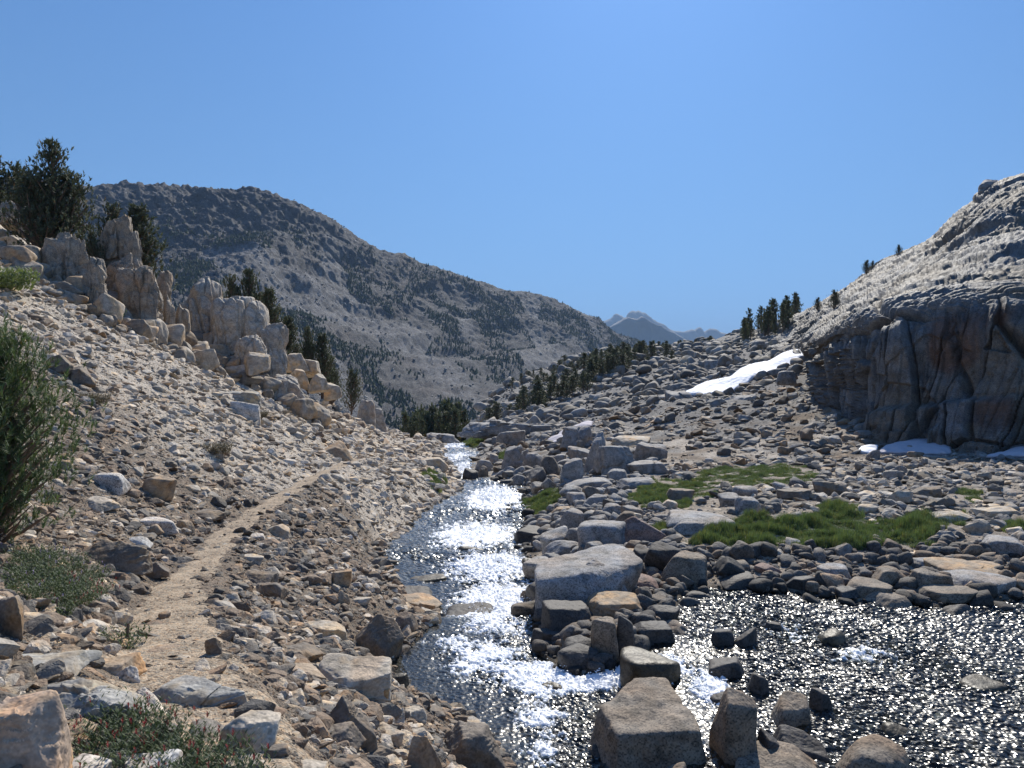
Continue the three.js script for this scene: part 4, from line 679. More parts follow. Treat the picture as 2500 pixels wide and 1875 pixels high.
function strew(o) {   // { name, label, group, count, seed, d0, d1, where(x,d), sizes:[min,max,power], shapes, mat, colours(x,d,r), single, singleLabel }
  const r = rng(o.seed), list = [];
  for (let n = 0; n < o.count; n++) {
    const d = o.d0 * Math.pow(o.d1 / o.d0, r()), x = (r() * 2 - 1) * (0.668 * 1.12 * d + 0.8), k = o.where(x, d); if (r() > k) continue;
    const grow = Math.max(1, d / (o.ref ?? 9)) ** (o.grow ?? 0.75), s = (o.sizes[0] + (o.sizes[1] - o.sizes[0]) * Math.pow(r(), o.sizes[2])) * grow;
    if (s > 0.09 && !o.near && placed.some(([a, b, q]) => Math.hypot(x - a, d - b) < q * 0.75 + s * 0.3)) continue;
    list.push([x, d, s, Math.floor(r() * o.shapes.length), tone(...o.colours(x, d, r), r), (r() - 0.5) * 1.0, r() * 6.28, (r() - 0.5) * 1.0, 0.8 + 0.5 * r()]);
  }
  list.sort((a, b) => b[2] / b[1] - a[2] / a[1]);
  const obj = new THREE.Object3D(), setTo = ([x, d, s, k, c, rx, ry, rz, q]) => { const e = Math.min(0.3, s); obj.position.set(x, Math.min(H(x, d), H(x + e * 0.3, d), H(x, d + e * 0.3)) - s * 0.1, -d); obj.rotation.set(rx, ry, rz); obj.scale.set(s, s * q, s); obj.updateMatrix(); };
  const mats = {}, hue = c => { const l = (c[0] + c[1] + c[2]) / 3; return l > 0.42 ? 'pale' : l < 0.13 ? 'dark' : c[0] > c[2] * 1.55 ? 'brown' : 'grey'; };
  const beside = (x, d) => { let best = null, bd = 9; for (const q of marks) { const e = Math.hypot(x - q[0], d - q[1]); if (e < bd && e < 0.9 + d * 0.12) { bd = e; best = q; } } if (!best) return ''; const a = x / d - best[0] / best[1], b = Math.log(d / best[1]); return (Math.abs(a) * 2 > Math.abs(b) ? (a < 0 ? 'left of' : 'right of') : b < 0 ? 'in front of' : 'behind') + ' the ' + best[2]; };
  const bulk = (s, d) => s / d * 770 > 26 ? 'large ' : s / d * 770 < 14 ? 'small ' : '';
  list.slice(0, o.single ?? 0).forEach(a => { setTo(a); const key = a[4].map(q => Math.round(q * 14)).join(); const mt = mats[key] ??= (() => { const m = o.mat.clone(); m.color.setRGB(...a[4]); return m; })();
    const m = mesh(o.shapes[a[3]], mt, o.one, { label: (b => b ? bulk(a[2], a[1]) + hue(a[4]) + ' ' + o.noun + ' ' + b : o.oneLabel(a[0], a[1], a[2]))(beside(a[0], a[1])), category: o.category, group: o.group }); m.position.copy(obj.position); m.rotation.copy(obj.rotation); m.scale.copy(obj.scale); });
  const rest = list.slice(o.single ?? 0), G = new THREE.Group();
  o.shapes.forEach((g, k) => { const some = rest.filter(a => a[3] === k); if (!some.length) return; const im = new THREE.InstancedMesh(g, o.mat, some.length); some.forEach((a, i) => { setTo(a); im.setMatrixAt(i, obj.matrix); im.setColorAt(i, new THREE.Color().setRGB(...a[4])); }); add(im, 'loose_stone', { kind: 'stuff' }, G); });
  add(G, o.name, { kind: 'stuff', label: o.label, category: o.stuff });
  console.log(o.name, list.length);
}
const onGrass = (x, d) => GRASS.some(([a, b, rx, rd, sk]) => { const v = (d - b) / rd; return Math.abs(v) < 1 && ((x - a - v * sk) / rx) ** 2 + v * v < 0.85; });
const inside = (poly, x, d) => { let c = false; for (let i = 0, j = poly.length - 1; i < poly.length; j = i++) { const [xi, , zi] = poly[i], [xj, , zj] = poly[j]; if ((zi > -d) !== (zj > -d) && x < (xj - xi) * (-d - zi) / (zj - zi) + xi) c = !c; } return c; }, onSnow = (x, d) => Object.values(SNOW).some(q => inside(q, x, d));
const trailOff = (x, d) => Math.abs(x - tab(TRAIL_X, d)) / Math.sqrt(1 + ((tab(TRAIL_X, d + 0.2) - tab(TRAIL_X, d)) / 0.2) ** 2);
const PALE = [[0.8, 0.7, 0.57], [0.55, 0.47, 0.37]], DARK = [[0.3, 0.26, 0.21], [0.14, 0.13, 0.12]], BROWN = [[0.46, 0.33, 0.22], [0.26, 0.185, 0.125]], GREY = [[0.45, 0.42, 0.38], [0.24, 0.22, 0.2]];
const leftColour = (x, d, r) => r() < dark(x, d) ? (r() < 0.26 ? PALE : r() < 0.5 ? BROWN : DARK) : (r() < 0.1 ? BROWN : PALE);
const isLeft = (x, d) => x < tab(BANK_L, d) && d < 74;
strew({ name: 'scree', label: 'broken stones covering the slope and bank left of the stream', stuff: 'scree', one: 'scree_rock', noun: 'angular stone', group: 'angular stones scattered on the left slope and bank', category: 'stone', oneLabel: (x, d) => trailOff(x, d) < 6 && x > tab(TRAIL_X, d) ? (d < 10 ? 'loose angular stone on the near bank between trail and stream' : 'loose angular stone on the far bank between trail and stream') : dark(x, d) > 0.5 ? 'loose angular stone on the dark scree slope left of the trail' : 'loose angular stone on the pale scree slope below the outcrops',
  count: 300000, seed: 21, d0: 2.4, d1: 72, single: 290, sizes: [0.03, 0.25, 6.4], shapes: [...chip, ...slab], mat: looseMat, colours: leftColour,
  where: (x, d) => !isLeft(x, d) || wet(x, d) > 0.05 ? 0 : clamp(sstep(d < 5 ? 0.4 : d < 9 ? 0.29 : 0.17, d < 5 ? 0.68 : d < 9 ? 0.54 : 0.42, trailOff(x, d)) + 0.035) * (x > tab(TRAIL_X, d) ? 1 : 0.8) });
strew({ name: 'gravel', label: 'fine gravel and grit on the left slope and beside the path', stuff: 'gravel', count: 240000, seed: 22, d0: 2.3, d1: 40, sizes: [0.007, 0.03, 2.5], shapes: chip.slice(0, 4), mat: looseMat, colours: leftColour,
  where: (x, d) => !isLeft(x, d) || wet(x, d) > 0 ? 0 : 0.5 + 0.5 * sstep(0.12, 0.4, trailOff(x, d)) });
strew({ name: 'cobbles', label: 'dark rounded cobbles along the pool and the right bank', stuff: 'cobbles', one: 'cobble', noun: 'rounded cobble', group: 'rounded cobbles around the pool and right bank', category: 'cobble', oneLabel: (x, d) => wet(x, d) > 0 ? 'rounded cobble half under the water' : d < 12.8 ? 'dark rounded cobble in the band between pool and grass' : 'rounded cobble on the right bank above the rapids',
  count: 42000, seed: 23, d0: 6, d1: 34, single: 250, ref: 14, sizes: [0.05, 0.34, 4.5], shapes: cob, mat: cobMat, colours: (x, d, r) => wet(x, d) > -0.1 ? [[0.12, 0.1, 0.08], [0.05, 0.045, 0.04]] : d < 13.2 ? (r() < 0.3 ? BROWN : [[0.24, 0.21, 0.18], [0.12, 0.11, 0.1]]) : GREY,
  where: (x, d) => { const w = wet(x, d); if (x < tab(BANK_R, d) - 0.1 || onGrass(x, d)) return 0; if (w > 0) return w < 0.25 ? 0.4 : 0.14; return d < 13.3 ? 1 : x < 1.6 + 0.1 * d ? 0.8 : 0.05; } });
const block = []; for (let i = 0; i < 8; i++) block.push(rockGeo(420 + i, 1, 0.6 + 0.12 * (i % 3), 0.82, { exact: true, p: 16 + 3 * (i % 3), detail: 7, wild: i % 2 ? 10 : 0, cuts: 4, rough: 1, strata: 0.3, lump: 0.03, uv: 0.5 }));
strew({ name: 'jam_stones', label: 'smaller blocks wedged in the boulder jam between stream and pool', stuff: 'stones', one: 'jam_boulder', noun: 'wedged boulder', group: 'boulders wedged between stream and pool', category: 'boulder', oneLabel: (x, d) => d < 12.5 ? 'boulder wedged in the jam between stream and pool' : 'boulder on the steep right bank above the rapids',
  count: 1500, seed: 41, d0: 8.4, d1: 30, single: 110, ref: 10, grow: 0.7, sizes: [0.2, 0.5, 1.7], shapes: block, mat: cobMat, colours: (x, d, r) => d < 12.5 ? (r() < 0.4 ? [[0.3, 0.24, 0.18], [0.18, 0.15, 0.12]] : [[0.16, 0.14, 0.12], [0.08, 0.075, 0.07]]) : r() < 0.2 ? BROWN : GREY,
  where: (x, d) => { const b = tab(BANK_R, d); if (d < 12.4) return x > b - 0.1 && x < tab(POOL_L, d) + 0.35 && d > 8.6 ? 1 : 0; return x > b && x < b + 2.4 && !onGrass(x, d) ? 0.8 : 0; } });
strew({ name: 'outcrop_stones', label: 'broken blocks filling the gaps of the outcrops on the left slope', stuff: 'stones', one: 'outcrop_block', noun: 'outcrop block', group: 'broken blocks among the left outcrops', category: 'rock', oneLabel: () => 'broken tan block in a gap of the left outcrops',
  count: 9000, seed: 42, d0: 22, d1: 42, single: 120, ref: 26, grow: 0.6, sizes: [0.3, 1.25, 2.6], shapes: block, mat: looseMat, colours: () => [[0.6, 0.51, 0.4], [0.4, 0.33, 0.25]], where: (x, d) => crags.some(([a, b, q]) => Math.hypot(x - a, d - b) < q + 0.9) ? 1 : 0, near: true });
strew({ name: 'bed_stones', label: 'brown stones on the stream bed under the water', stuff: 'stones', count: 9000, seed: 27, d0: 5, d1: 40, sizes: [0.05, 0.22, 3], shapes: cob, mat: wetMat, colours: () => [[0.14, 0.1, 0.055], [0.05, 0.042, 0.03]], where: (x, d) => wet(x, d) > 0.15 ? 1 : 0 });
strew({ name: 'slab_field', label: 'flat angular stones strewn over the flat below the cliff', stuff: 'stones', one: 'slab_stone', noun: 'flat stone', group: 'flat angular stones on the right flat', category: 'stone', oneLabel: (x, d) => d < 19 ? 'flat angular stone just behind the right grass bank' : d < 27 ? 'flat angular stone on the flat before the broad shaded snow' : 'flat angular stone on the talus below the cliff',
  count: 52000, seed: 24, d0: 12.5, d1: 62, single: 280, ref: 18, sizes: [0.045, 0.5, 7], shapes: [...slab, ...chip], mat: looseMat, colours: (x, d, r) => d > 26 ? (r() < 0.3 ? BROWN : GREY) : r() < 0.35 ? PALE : r() < 0.4 ? DARK : GREY,
  where: (x, d) => { if (x < tab(BANK_R, d) + 0.3 || wet(x, d) > -0.3 || onGrass(x, d) || onSnow(x, d)) return 0; if (d > 29 && d < 42 && x < 8.5) return 0.25; return d < 14 ? 0.25 : d < 30 ? (x > 5.2 ? 1 : 0.18) : 0.85; } });
strew({ name: 'far_stones', label: 'pale boulders strewn over the wooded rise and saddle', stuff: 'boulders', count: 26000, seed: 25, d0: 56, d1: 215, ref: 40, sizes: [0.14, 1.2, 5.5], shapes: [...chip.slice(0, 4), ...cob.slice(0, 3)], mat: looseMat, colours: () => [[0.42, 0.39, 0.35], [0.24, 0.22, 0.2]], where: (x, d) => x > tab(BANK_R, d) + 1 && x < 60 && !onSnow(x, d) ? 0.9 : 0 });
{ // far away on the mountain: boulders of the talus, and the stunted forest that speckles its flanks
  const r = rng(31), stones = [], trees = [];
  for (let n = 0; n < 150000 && (stones.length < 9000 || trees.length < 19000); n++) {
    const s = 0.12 + 0.72 * r(), t = 0.12 + 0.74 * r(), p = net(MOUNTAIN, s, t), a = talus(...p, s, t), k = noise(p[0] / 60, p[2] / 80, 3) + 0.5 * noise(p[0] / 22, p[2] / 30, 9);
    const q = net(MOUNTAIN, s + 0.004, t), e = net(MOUNTAIN, s, t + 0.004), nn = new THREE.Vector3(q[0] - p[0], q[1] - p[1], q[2] - p[2]).cross(new THREE.Vector3(e[0] - p[0], e[1] - p[1], e[2] - p[2])).normalize(); if (nn.y < 0) nn.negate();
    const m = mountainShape(...p, nn, s, t), at = [p[0] + nn.x * m, p[1] + nn.y * m, p[2] + nn.z * m];
    if (r() < 0.35 && stones.length < 9000) stones.push([...at, (1 + 4 * r() ** 4) * (a > 0.4 ? 1 : 0.8)]);
    const treeline = 1 - sstep(0.5, 0.78, t + (0.35 - s) * 0.5); if (a < 0.6 && trees.length < 19000 && r() < treeline * clamp(0.3 + k * 2.2)) trees.push([...at, 0.8 + 1.1 * r() + 0.7 * r() ** 3]);
  }
  const o = new THREE.Object3D(), put = (list, g, m, name, ud, up, cols) => { const im = new THREE.InstancedMesh(g, m, list.length); list.forEach(([x, y, z, s], i) => { o.position.set(x, y + s * up, z); o.rotation.set(0, r() * 6, up ? 0 : r()); o.scale.set(s, s * (up ? 0.6 + 0.7 * r() : 0.8), s); o.updateMatrix(); im.setMatrixAt(i, o.matrix); im.setColorAt(i, new THREE.Color().setRGB(...cols())); }); add(im, name, ud); };
  put(stones, chip[1], looseMat, 'talus_boulders', { kind: 'stuff', label: 'countless pale boulders on the far mountainside', category: 'talus' }, 0, () => tone([0.5, 0.46, 0.42], [0.3, 0.28, 0.26], r));
  const cone = mergeGeometries([0, 1, 2].map(i => { const c = new THREE.ConeGeometry(0.9 - i * 0.24, 1.1, 6, 1, true); c.rotateY(i); c.translate(0.12 * (i - 1), i * 0.5, 0); return c; })); const cp = cone.attributes.position; for (let i = 0; i < cp.count; i++) { const k = 1 + 0.35 * noise(cp.getX(i) * 3.1, cp.getY(i) * 3.1, cp.getZ(i) * 3.1); cp.setXYZ(i, cp.getX(i) * k, cp.getY(i) * k, cp.getZ(i) * k); } cone.setAttribute('color', new THREE.Float32BufferAttribute(new Float32Array(cp.count * 3).fill(1), 3)); cone.computeVertexNormals();
  put(trees, cone, M.farNeedles, 'forest', { kind: 'stuff', label: 'scattered stunted conifers speckling the far mountainside', category: 'forest' }, 0.4, () => tone([1.1, 1.1, 1], [0.6, 0.65, 0.6], r));
}
// ---------------------------------------------------------------- pines
function limb(points, radii, sides = 5) {
  const pos = [], idx = [], n = points.length;
  points.forEach((p, i) => { const a = points[Math.max(0, i - 1)], b = points[Math.min(n - 1, i + 1)], t = b.clone().sub(a).normalize(), u = new THREE.Vector3(t.y, -t.x, 0.01).normalize(), v = t.clone().cross(u); for (let k = 0; k < sides; k++) { const q = k / sides * 6.2832, c = Math.cos(q) * radii[i], s = Math.sin(q) * radii[i]; pos.push(p.x + u.x * c + v.x * s, p.y + u.y * c + v.y * s, p.z + u.z * c + v.z * s); } });
  for (let i = 0; i < n - 1; i++) for (let k = 0; k < sides; k++) { const a = i * sides + k, b = i * sides + (k + 1) % sides; idx.push(a, b, a + sides, b, b + sides, a + sides); }
  return geom(pos, idx);
}
function shoot(P, C, at, dir, len, width, count, r, shade) {       // a bottle-brush of needles
  const u = new THREE.Vector3(dir.y, dir.z, -dir.x).cross(dir).normalize(), v = dir.clone().cross(u), a = new THREE.Vector3(), b = new THREE.Vector3();
  for (let k = 0; k < count; k++) {
    const q = r() * 6.283, t = r(), out = 0.55 + 0.5 * r(); a.copy(dir).multiplyScalar(t * len * 0.75).add(at);
    b.copy(u).multiplyScalar(Math.cos(q) * out).addScaledVector(v, Math.sin(q) * out).addScaledVector(dir, 0.75).normalize().multiplyScalar(len * (0.45 + 0.35 * r())).add(a);
    const sx = v.x * Math.cos(q) - u.x * Math.sin(q), sy = v.y * Math.cos(q) - u.y * Math.sin(q), sz = v.z * Math.cos(q) - u.z * Math.sin(q), w = width * (0.7 + 0.6 * r());
    P.push(a.x - sx * w, a.y - sy * w, a.z - sz * w, a.x + sx * w, a.y + sy * w, a.z + sz * w, b.x, b.y, b.z);
    const g = shade * (0.75 + 0.5 * r()), br = r() < 0.04 ? 1 : 0; for (let e = 0; e < 3; e++) C.push(g * (1 + br * 1.2), g, g * (1 - 0.3 * br));
  }
}
// a pine of unit height; spread = crown width / height
function pine(seed, o) {
  const r = rng(seed), P = [], C = [], wood = [], stems = o.stems ?? 1;
  for (let s = 0; s < stems; s++) {
    const ang = s * 2.4 + r(), off = s ? o.spread * 0.26 * (0.6 + 0.5 * r()) : 0, top = s ? 0.66 + 0.24 * r() : 1, pts = [], rad = [];
    for (let i = 0; i <= 8; i++) { const t = i / 8; pts.push(new THREE.Vector3(Math.cos(ang) * off * Math.min(1, t * 2.5) + 0.025 * noise(t * 3, seed, s), t * top, Math.sin(ang) * off * Math.min(1, t * 2.5) + 0.025 * noise(t * 3, s, seed))); rad.push(0.032 * top * (1 - t * 0.92) * (stems > 1 ? 0.8 : 1)); }
    wood.push(limb(pts, rad, 7));
    const n = Math.round(o.limbs / stems);
    for (let i = 0; i < n; i++) {
      const t = o.low + (1 - o.low) * Math.pow((i + 0.5) / n, 0.85), k = t * 8, j = Math.min(7, Math.floor(k)), base = pts[j].clone().lerp(pts[j + 1], k - j), az = i * 2.4 + r() * 1.2;
      const L = o.spread * 0.5 * (stems > 1 ? 0.75 : 1) * (0.35 + 0.75 * r()) * Math.pow(1 - t, o.taper) * (1.15 + 0.15) + 0.03, rise = (o.rise ?? 0.4) + 0.5 * t;
      const d0 = new THREE.Vector3(Math.cos(az), rise * (0.5 + r()), Math.sin(az)).normalize(), tip = base.clone().addScaledVector(d0, L); tip.y += L * 0.25;
      const mid = base.clone().lerp(tip, 0.5); mid.y -= L * 0.06; wood.push(limb([base, mid, tip], [0.007 + 0.03 * L, 0.006 + 0.015 * L, 0.003], 3));
      const m = Math.max(2, Math.round(o.shoots * (0.4 + L / (o.spread * 0.5))));
      for (let q = 0; q < m; q++) {
        const f = (o.bare ?? 0.25) + (1 - (o.bare ?? 0.25)) * Math.sqrt((q + r()) / m), c = base.clone().lerp(tip, f), sp = o.fluff * (0.4 + f) * L; c.x += (r() - 0.5) * sp; c.z += (r() - 0.5) * sp; c.y += (r() - 0.25) * sp * 0.7;
        const up = new THREE.Vector3((r() - 0.5) * 0.9 + d0.x * 0.45, 0.75 + 0.5 * r(), (r() - 0.5) * 0.9 + d0.z * 0.45).normalize();
        shoot(P, C, c, up, o.needle * (0.8 + 0.5 * r()), o.wide, o.count, r, 0.8 + 0.45 * r());
      }
    }
    for (let q = 0; q < 6; q++) shoot(P, C, pts[8].clone().add(new THREE.Vector3(0, -0.02 * q, 0)), new THREE.Vector3((r() - 0.5) * 0.5, 1, (r() - 0.5) * 0.5).normalize(), o.needle, o.wide, o.count, r, 1);
  }
  return { wood: mergeGeometries(wood.map(g => { g.deleteAttribute('uv'); return g; })), crown: geom(P, null, C) };
}
function standPine(t, x, y, z, h, wide, turn, ud, far) { const G = new THREE.Group(); mesh(t.wood, M.bark, 'trunk', {}, G); mesh(t.crown, ud.young ? M.youngNeedles : M.needles, 'crown', {}, G); add(G, ud.name ?? 'pine_tree', { label: ud.label, category: 'tree', ...(ud.group ? { group: ud.group } : {}) }); G.position.set(x, y, z); G.scale.set(h * wide, h, h * wide); G.rotation.y = turn; return G; }
const KP = [pine(1, { stems: 3, limbs: 210, low: 0.04, spread: 0.7, taper: 0.65, shoots: 12, fluff: 0.8, needle: 0.045, wide: 0.0065, count: 9 }), pine(2, { limbs: 90, low: 0.08, spread: 0.42, taper: 0.8, shoots: 9, fluff: 0.8, needle: 0.05, wide: 0.007, count: 9 }), pine(3, { stems: 2, limbs: 90, low: 0.06, spread: 0.6, taper: 0.6, shoots: 8, fluff: 0.85, needle: 0.055, wide: 0.008, count: 9 })];
const natural = [0.7, 0.46, 0.62];
const PINES = [
[-17.49,29.5,5.71,4.17,2.69,0,"large dense dark pine behind the huge rounded fin"],
[-22.82,34,8.56,2.15,1.16,1,"slender pine cut by the left edge of the skyline"],
[-22.41,35,8.8,1.6,1.14,2,"bushy grey-green pine between the left edge and the large pine"],
[-16.49,32,7.2,0.92,0.48,2,"tiny pine on top of the highest crag"],
[-14.94,31,5.92,1.9,0.93,1,"cone-shaped pine right of the highest crag"],
[-14.97,27.5,5.19,1.16,0.5,2,"small dark pine squeezed between fin and pillar"],
[-15.66,43,4.23,2.43,1.09,2,"pine left of the pair on the skyline behind the pale dome"],
[-14.98,44,4.29,2.83,1.4,0,"pine right of the pair on the skyline behind the pale dome"],
[-13.49,43,3.2,2.84,1.06,1,"thin pine just behind the middle bulge of the dome"],
[-12.77,44,1.39,3.28,1.43,1,"tall dark pine behind the steep nose of the dome"],
[-12.19,46,1.04,3.1,1.38,0,"broad dark pine next to the tall one behind the nose"],
[-11.43,46.5,0.76,2.99,1.17,1,"dark pine third behind the boulder pile"],
[-11.29,48,-0.25,2.71,1.44,0,"bushy pine above the lower end of the boulder pile"],
[-10.45,50,-1.06,2.7,1.41,2,"last pine down the left spur"],
[-11.76,42,1.02,1.89,1.01,2,"low dark pine crowded at the foot of the tall one"]];
PINES.forEach(([x, d, y, h, w, k, label], i) => standPine(KP[k], x, Math.min(y, H(x, d) + 0.3) - 0.1, -d, h * (d > 40 ? 0.86 : 1) + Math.max(0, y - H(x, d) - 0.3) + 0.1, Math.min(1.5, w / h / natural[k]), i * 1.7, { label, group: 'pines on the left slope and spur' }));
const PTS = {"nearpine":[-4.38,6.7],"heath":[[-3.96,6],[-3.86,6.19],[-3.48,5.23],[-3.38,5.35],[-3.35,5.58],[-3.69,6.18]],"brush":[[-1.75,3.31],[-1.67,3.3],[-1.59,3.28],[-1.48,3.23],[-1.36,3.15],[-1.24,3.08],[-1.55,3.16],[-1.43,3.09],[-1.66,3.2],[-1.29,2.99],[-1.66,3.05],[-1.14,3]],"shrubs":[[-12.94,19.73],[-12.54,27.35],[-12.65,24.19],[-7.56,23.02],[-8.1,14.95],[-6.24,16.28],[-2.62,5.18],[-3.06,5.12]]};
{ // the young pine close by at the left edge
  const t = pine(9, { limbs: 250, low: 0.0, spread: 0.66, taper: 0.5, rise: 0.3, shoots: 13, fluff: 0.95, needle: 0.06, wide: 0.003, count: 18, bare: 0.03 });
  const [x, d] = PTS.nearpine; standPine(t, x - 0.2, H(x, d) - 0.08, -d, 1.75, 0.85, 0.4, { young: true, label: 'young green pine at the left edge beside the heath' });
}
const FP = [4, 5, 6, 7].map(s => pine(s, { limbs: 34, low: 0.1, spread: 0.3 + 0.05 * (s % 3), taper: 0.55, shoots: 5, fluff: 0.9, needle: 0.085, wide: 0.017, count: 6 }));
{ // the wood on the rise beyond the stream, and the pines along the right skyline
  const r = rng(77), group = 'pines on the wooded rise beyond the stream'; let n = 0;
  const clumps = [[10, 112, 7, 10, 26], [18, 122, 8, 10, 22], [5, 100, 5, 6, 16], [20, 146, 10, 14, 34], [29, 166, 12, 12, 34], [13, 152, 9, 14, 30], [38, 178, 9, 8, 14], [1, 112, 6, 9, 12], [6, 172, 6, 10, 10]];
  for (const [cx, cd, rx, rd, k] of clumps) for (let i = 0; i < k; i++) { const a = r() * 6.283, q = Math.sqrt(r()), x = cx + Math.cos(a) * q * rx, d = cd + Math.sin(a) * q * rd, h = d > 140 ? 1.3 + 1.2 * r() + 0.8 * r() ** 4 : 1.6 + 1.5 * r() + r() ** 4;
    standPine(FP[n++ % 4], x, H(x, d) - 0.2, -d, h, 1.0 + 0.6 * r(), r() * 6, { label: cd < 125 ? 'dark pine in the lower clumps on the rise beyond the stream' : cx > 25 ? 'pine along the crest of the rise near the far peaks' : 'pine in the dense wood on the rise beyond the stream', group }, true); }
  for (let i = 0; i < 26; i++) { const x = -11 + 6.5 * r() - 1, d = 84 + 14 * r(); const gy = H(x, d) - 0.2; standPine(FP[n++ % 4], x, gy, -d, Math.max(2, -3.7 - 1.4 * r() - gy), 0.7, r() * 6, { label: 'pine below the lip where the stream drops away', group: 'pines below the lip of the stream' }, true); }
  for (let i = 0; i < 44; i++) { const s = 0.86 + 0.135 * r() * (i < 26 ? 1 : 0.5), t = 0.7 + 0.2 * r(), p = net(DOME, s, t); standPine(FP[n++ % 4], p[0], p[1] - 0.3, p[2], 1.6 + 2.4 * r(), 0.9, r() * 6, { label: 'small pine on the saddle above the snow tongue', group: 'pines on the right saddle' }, true); }
  for (const [s, t, h, l] of [[0.6, 0.8, 1.6, 'stunted pine, left of three on the right skyline'], [0.585, 0.81, 1.1, 'stunted pine, middle of three on the right skyline'], [0.5, 0.8, 1.3, 'stunted pine, right of three on the right skyline'], [0.69, 0.72, 2, 'dark bushy pine in the notch of the right ridge'], [0.76, 0.76, 1.6, 'low pine half way down the right ridge']]) { const p = net(DOME, s, t); standPine(KP[2], p[0], p[1] - 0.2, p[2], h, 1, s * 40, { label: l, group: 'pines on the right skyline' }); }
}
// ---------------------------------------------------------------- grass, heath, flowers
function blades(n, seed, h, spread, w, bend = 0.5) { const r = rng(seed), P = []; for (let i = 0; i < n; i++) { const a = r() * 6.283, q = Math.sqrt(r()) * spread, x = Math.cos(a) * q, z = Math.sin(a) * q, b = r() * 6.283, l = h * (0.55 + 0.6 * r()), bx = Math.cos(b) * bend * l * r(), bz = Math.sin(b) * bend * l * r(), sx = Math.sin(b) * w, sz = -Math.cos(b) * w; P.push(x - sx, 0, z - sz, x + sx, 0, z + sz, x + bx * 0.3 + sx * 0.7, l * 0.6, z + bz * 0.3 + sz * 0.7, x - sx, 0, z - sz, x + bx * 0.3 + sx * 0.7, l * 0.6, z + bz * 0.3 + sz * 0.7, x + bx * 0.3 - sx * 0.7, l * 0.6, z + bz * 0.3 - sz * 0.7, x + bx * 0.3 - sx * 0.7, l * 0.6, z + bz * 0.3 - sz * 0.7, x + bx * 0.3 + sx * 0.7, l * 0.6, z + bz * 0.3 + sz * 0.7, x + bx, l, z + bz); } return geom(P); }
const tuft = blades(16, 3, 1, 0.35, 0.03);
GRASS.forEach(([x, d, rx, rd, sk, h, label], k) => {
  const r = rng(500 + k), n = Math.round(Math.min(4200, 420 * Math.PI * rx * rd)), list = [];
  for (let i = 0; i < n * 2; i++) { const a = r() * 6.283, q = Math.pow(r(), 0.62) * (1.0 + 0.45 * noise(Math.cos(a) * 2, Math.sin(a) * 2, k)), v = Math.sin(a) * q, X = x + Math.cos(a) * q * rx + v * sk, D = d + v * rd; if (noise(X * 1.4, D * 1.4, 4) + 0.5 * noise(X * 4, D * 4, 7) < -0.22 + 0.5 * Math.max(0, q - 0.55)) continue; list.push([X, D]); }
  const im = new THREE.InstancedMesh(tuft, M.grass, list.length), o = new THREE.Object3D(), far = Math.max(1, d / 22);
  list.forEach(([X, D], i) => { const s = h * 0.8 * (0.4 + 0.9 * r()) * clamp(0.8 + 1.7 * noise(X * 1.8, D * 1.8, 8), 0.25, 1.9), w = 0.14 * far; o.position.set(X, H(X, D) - 0.01, -D); o.scale.set(w, s, w); o.rotation.y = r() * 6; o.updateMatrix(); im.setMatrixAt(i, o.matrix); const g = 0.7 + 0.65 * r(), y = r() < 0.3 ? 0.9 * r() : 0; im.setColorAt(i, new THREE.Color().setRGB(g * (1 + y), g * (1 + 0.3 * y), g)); });
  add(im, 'grass', { kind: 'stuff', label, category: 'grass' });
});
function leafyStems(n, seed, h, spread, lw, ll) { const r = rng(seed), P = [], tips = []; for (let i = 0; i < n; i++) { const a = r() * 6.283, q = Math.sqrt(r()) * spread, x = Math.cos(a) * q, z = Math.sin(a) * q, l = h * (0.6 + 0.5 * r()), bx = x * 0.5 + (r() - 0.5) * h * 0.3, bz = z * 0.5 + (r() - 0.5) * h * 0.3, m = 11;
  for (let k = 0; k < m; k++) { const t = 0.15 + 0.85 * k / m, cx = x + bx * t, cy = l * t, cz = z + bz * t, b = k * 2.4 + r(), up = 0.5 + 0.8 * r(), dx = Math.cos(b) * ll, dz = Math.sin(b) * ll, sx = -Math.sin(b) * lw, sz = Math.cos(b) * lw; P.push(cx, cy, cz, cx + dx * 0.5 + sx, cy + up * ll * 0.5, cz + dz * 0.5 + sz, cx + dx, cy + up * ll, cz + dz, cx, cy, cz, cx + dx, cy + up * ll, cz + dz, cx + dx * 0.5 - sx, cy + up * ll * 0.5, cz + dz * 0.5 - sz); }
  tips.push([x + bx, l, z + bz]); } return { leaves: geom(P), tips }; }
function bracts(tips, every, s, seed) { const r = rng(seed), P = []; tips.forEach(([x, y, z], i) => { if (i % every) return; for (let k = 0; k < 14; k++) { const b = r() * 6.283, q = s * (0.5 + 0.6 * r()), hy = y - s * 0.6 + s * 2.2 * r(), w = s * 0.22; P.push(x - Math.sin(b) * w, hy, z + Math.cos(b) * w, x + Math.sin(b) * w, hy, z - Math.cos(b) * w, x + Math.cos(b) * q, hy + s * 0.8, z + Math.sin(b) * q); } }); return geom(P); }
const WHERE = ['at the upper end of the flower strip', 'second from the top of the flower strip', 'third from the top of the flower strip', 'in the middle of the flower strip', 'beside the trail at the bottom edge', 'at the lower end of the flower strip', 'behind the large whitish boulder', 'over the large whitish boulder', 'next to the blue-grey flat stone', 'cut by the bottom edge', 'between the whitish boulders', 'lowest at the bottom edge on the trail'];
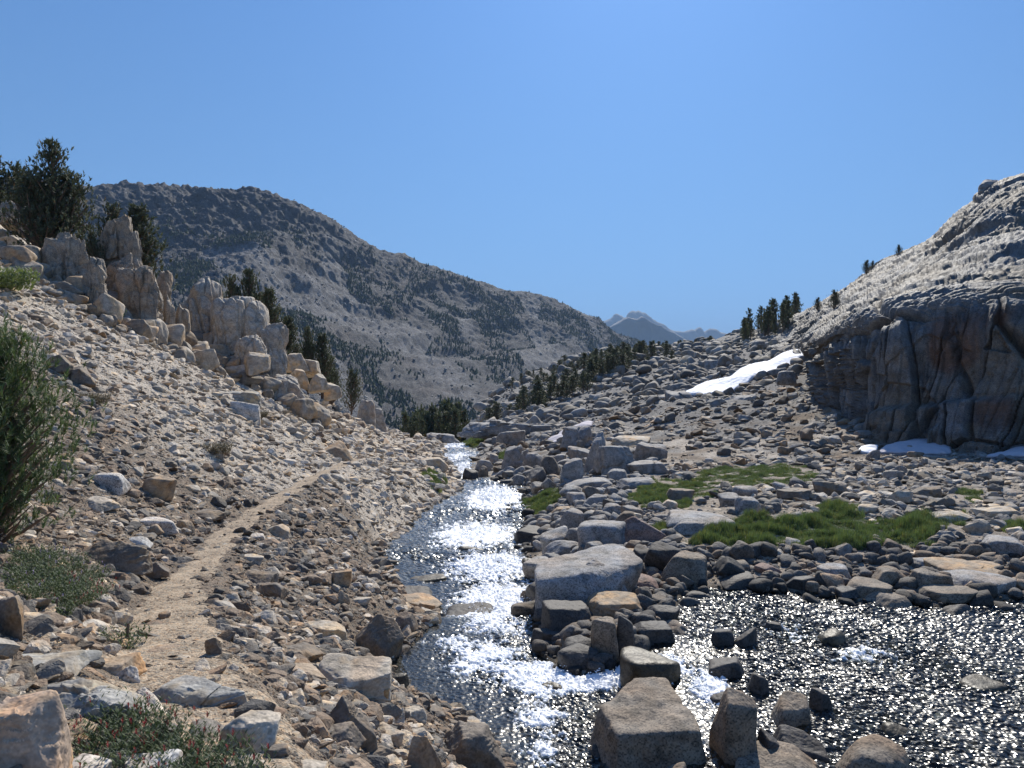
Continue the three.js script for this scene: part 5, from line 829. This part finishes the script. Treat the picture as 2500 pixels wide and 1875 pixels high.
PTS.brush.forEach(([x, d], i) => { const s = leafyStems(70, 60 + i, 0.11, 0.15, 0.0038, 0.02), G = new THREE.Group(); mesh(s.leaves, M.leaf, 'leaves', {}, G); mesh(bracts(s.tips, 9, 0.011, i), M.red, 'red_bracts', { label: 'red flower heads' }, G); add(G, 'paintbrush_plant', { label: 'red flowering leafy plant ' + WHERE[i], category: 'plant', group: 'red flowering plants beside the trail' }); G.position.set(x, H(x, d) - 0.01, -d); });
PTS.heath.forEach(([x, d], i) => { const s = leafyStems(420, 90 + i, 0.12, 0.29, 0.0042, 0.018), G = new THREE.Group(); mesh(s.leaves, M.leaf, 'leaves', {}, G); mesh(bracts(s.tips, i === 4 ? 5 : 22, 0.01, i), i === 4 ? M.red : M.lilac, 'blossoms', {}, G); add(G, 'heath_shrub', { label: 'low green heath cushion ' + ['below the young pine at the left edge', 'right below the young pine', 'at the left edge of the heath', 'in the middle of the heath', 'with reddish heads at the trail side of the heath', 'nearest the large dark boulder'][i], category: 'shrub', group: 'heath cushions below the young pine' }); G.position.set(x, H(x, d) - 0.02, -d); });
PTS.shrubs.forEach(([x, d], i) => { const far = d > 12, s = leafyStems(far ? 150 : 50, 120 + i, far ? 0.5 : 0.16, far ? 0.45 : 0.14, far ? 0.02 : 0.006, far ? 0.08 : 0.03), G = new THREE.Group(); mesh(s.leaves, i < 3 ? M.shrubGreen : i < 6 ? M.dryLeaf : M.leaf, 'leaves', {}, G); mesh(limb([new THREE.Vector3(0, -0.1, 0), new THREE.Vector3(0.02, 0.2, 0)], [0.02, 0.01]), M.bark, 'stem', {}, G); add(G, 'shrub', { label: ['bright green shrub at the left edge of the upper slope', 'green shrub at the foot of the thin spires', 'yellow-green shrub at the foot of the tan pillar', 'small dull shrub on the slope under the white craggy rock', 'dry brownish shrub on the dark scree', 'olive shrub on the uphill side of the trail', 'grey-green bush behind the tan blocks beside the trail', 'low bush above the grey bedrock hump'][i], category: 'shrub', group: 'single shrubs on the left slope' }); G.position.set(x, H(x, d) - 0.03, -d); G.scale.setScalar([1.25, 0.8, 0.75, 0.45, 0.45, 0.5, 0.9, 0.7][i]); });

renderer.render(scene, camera);
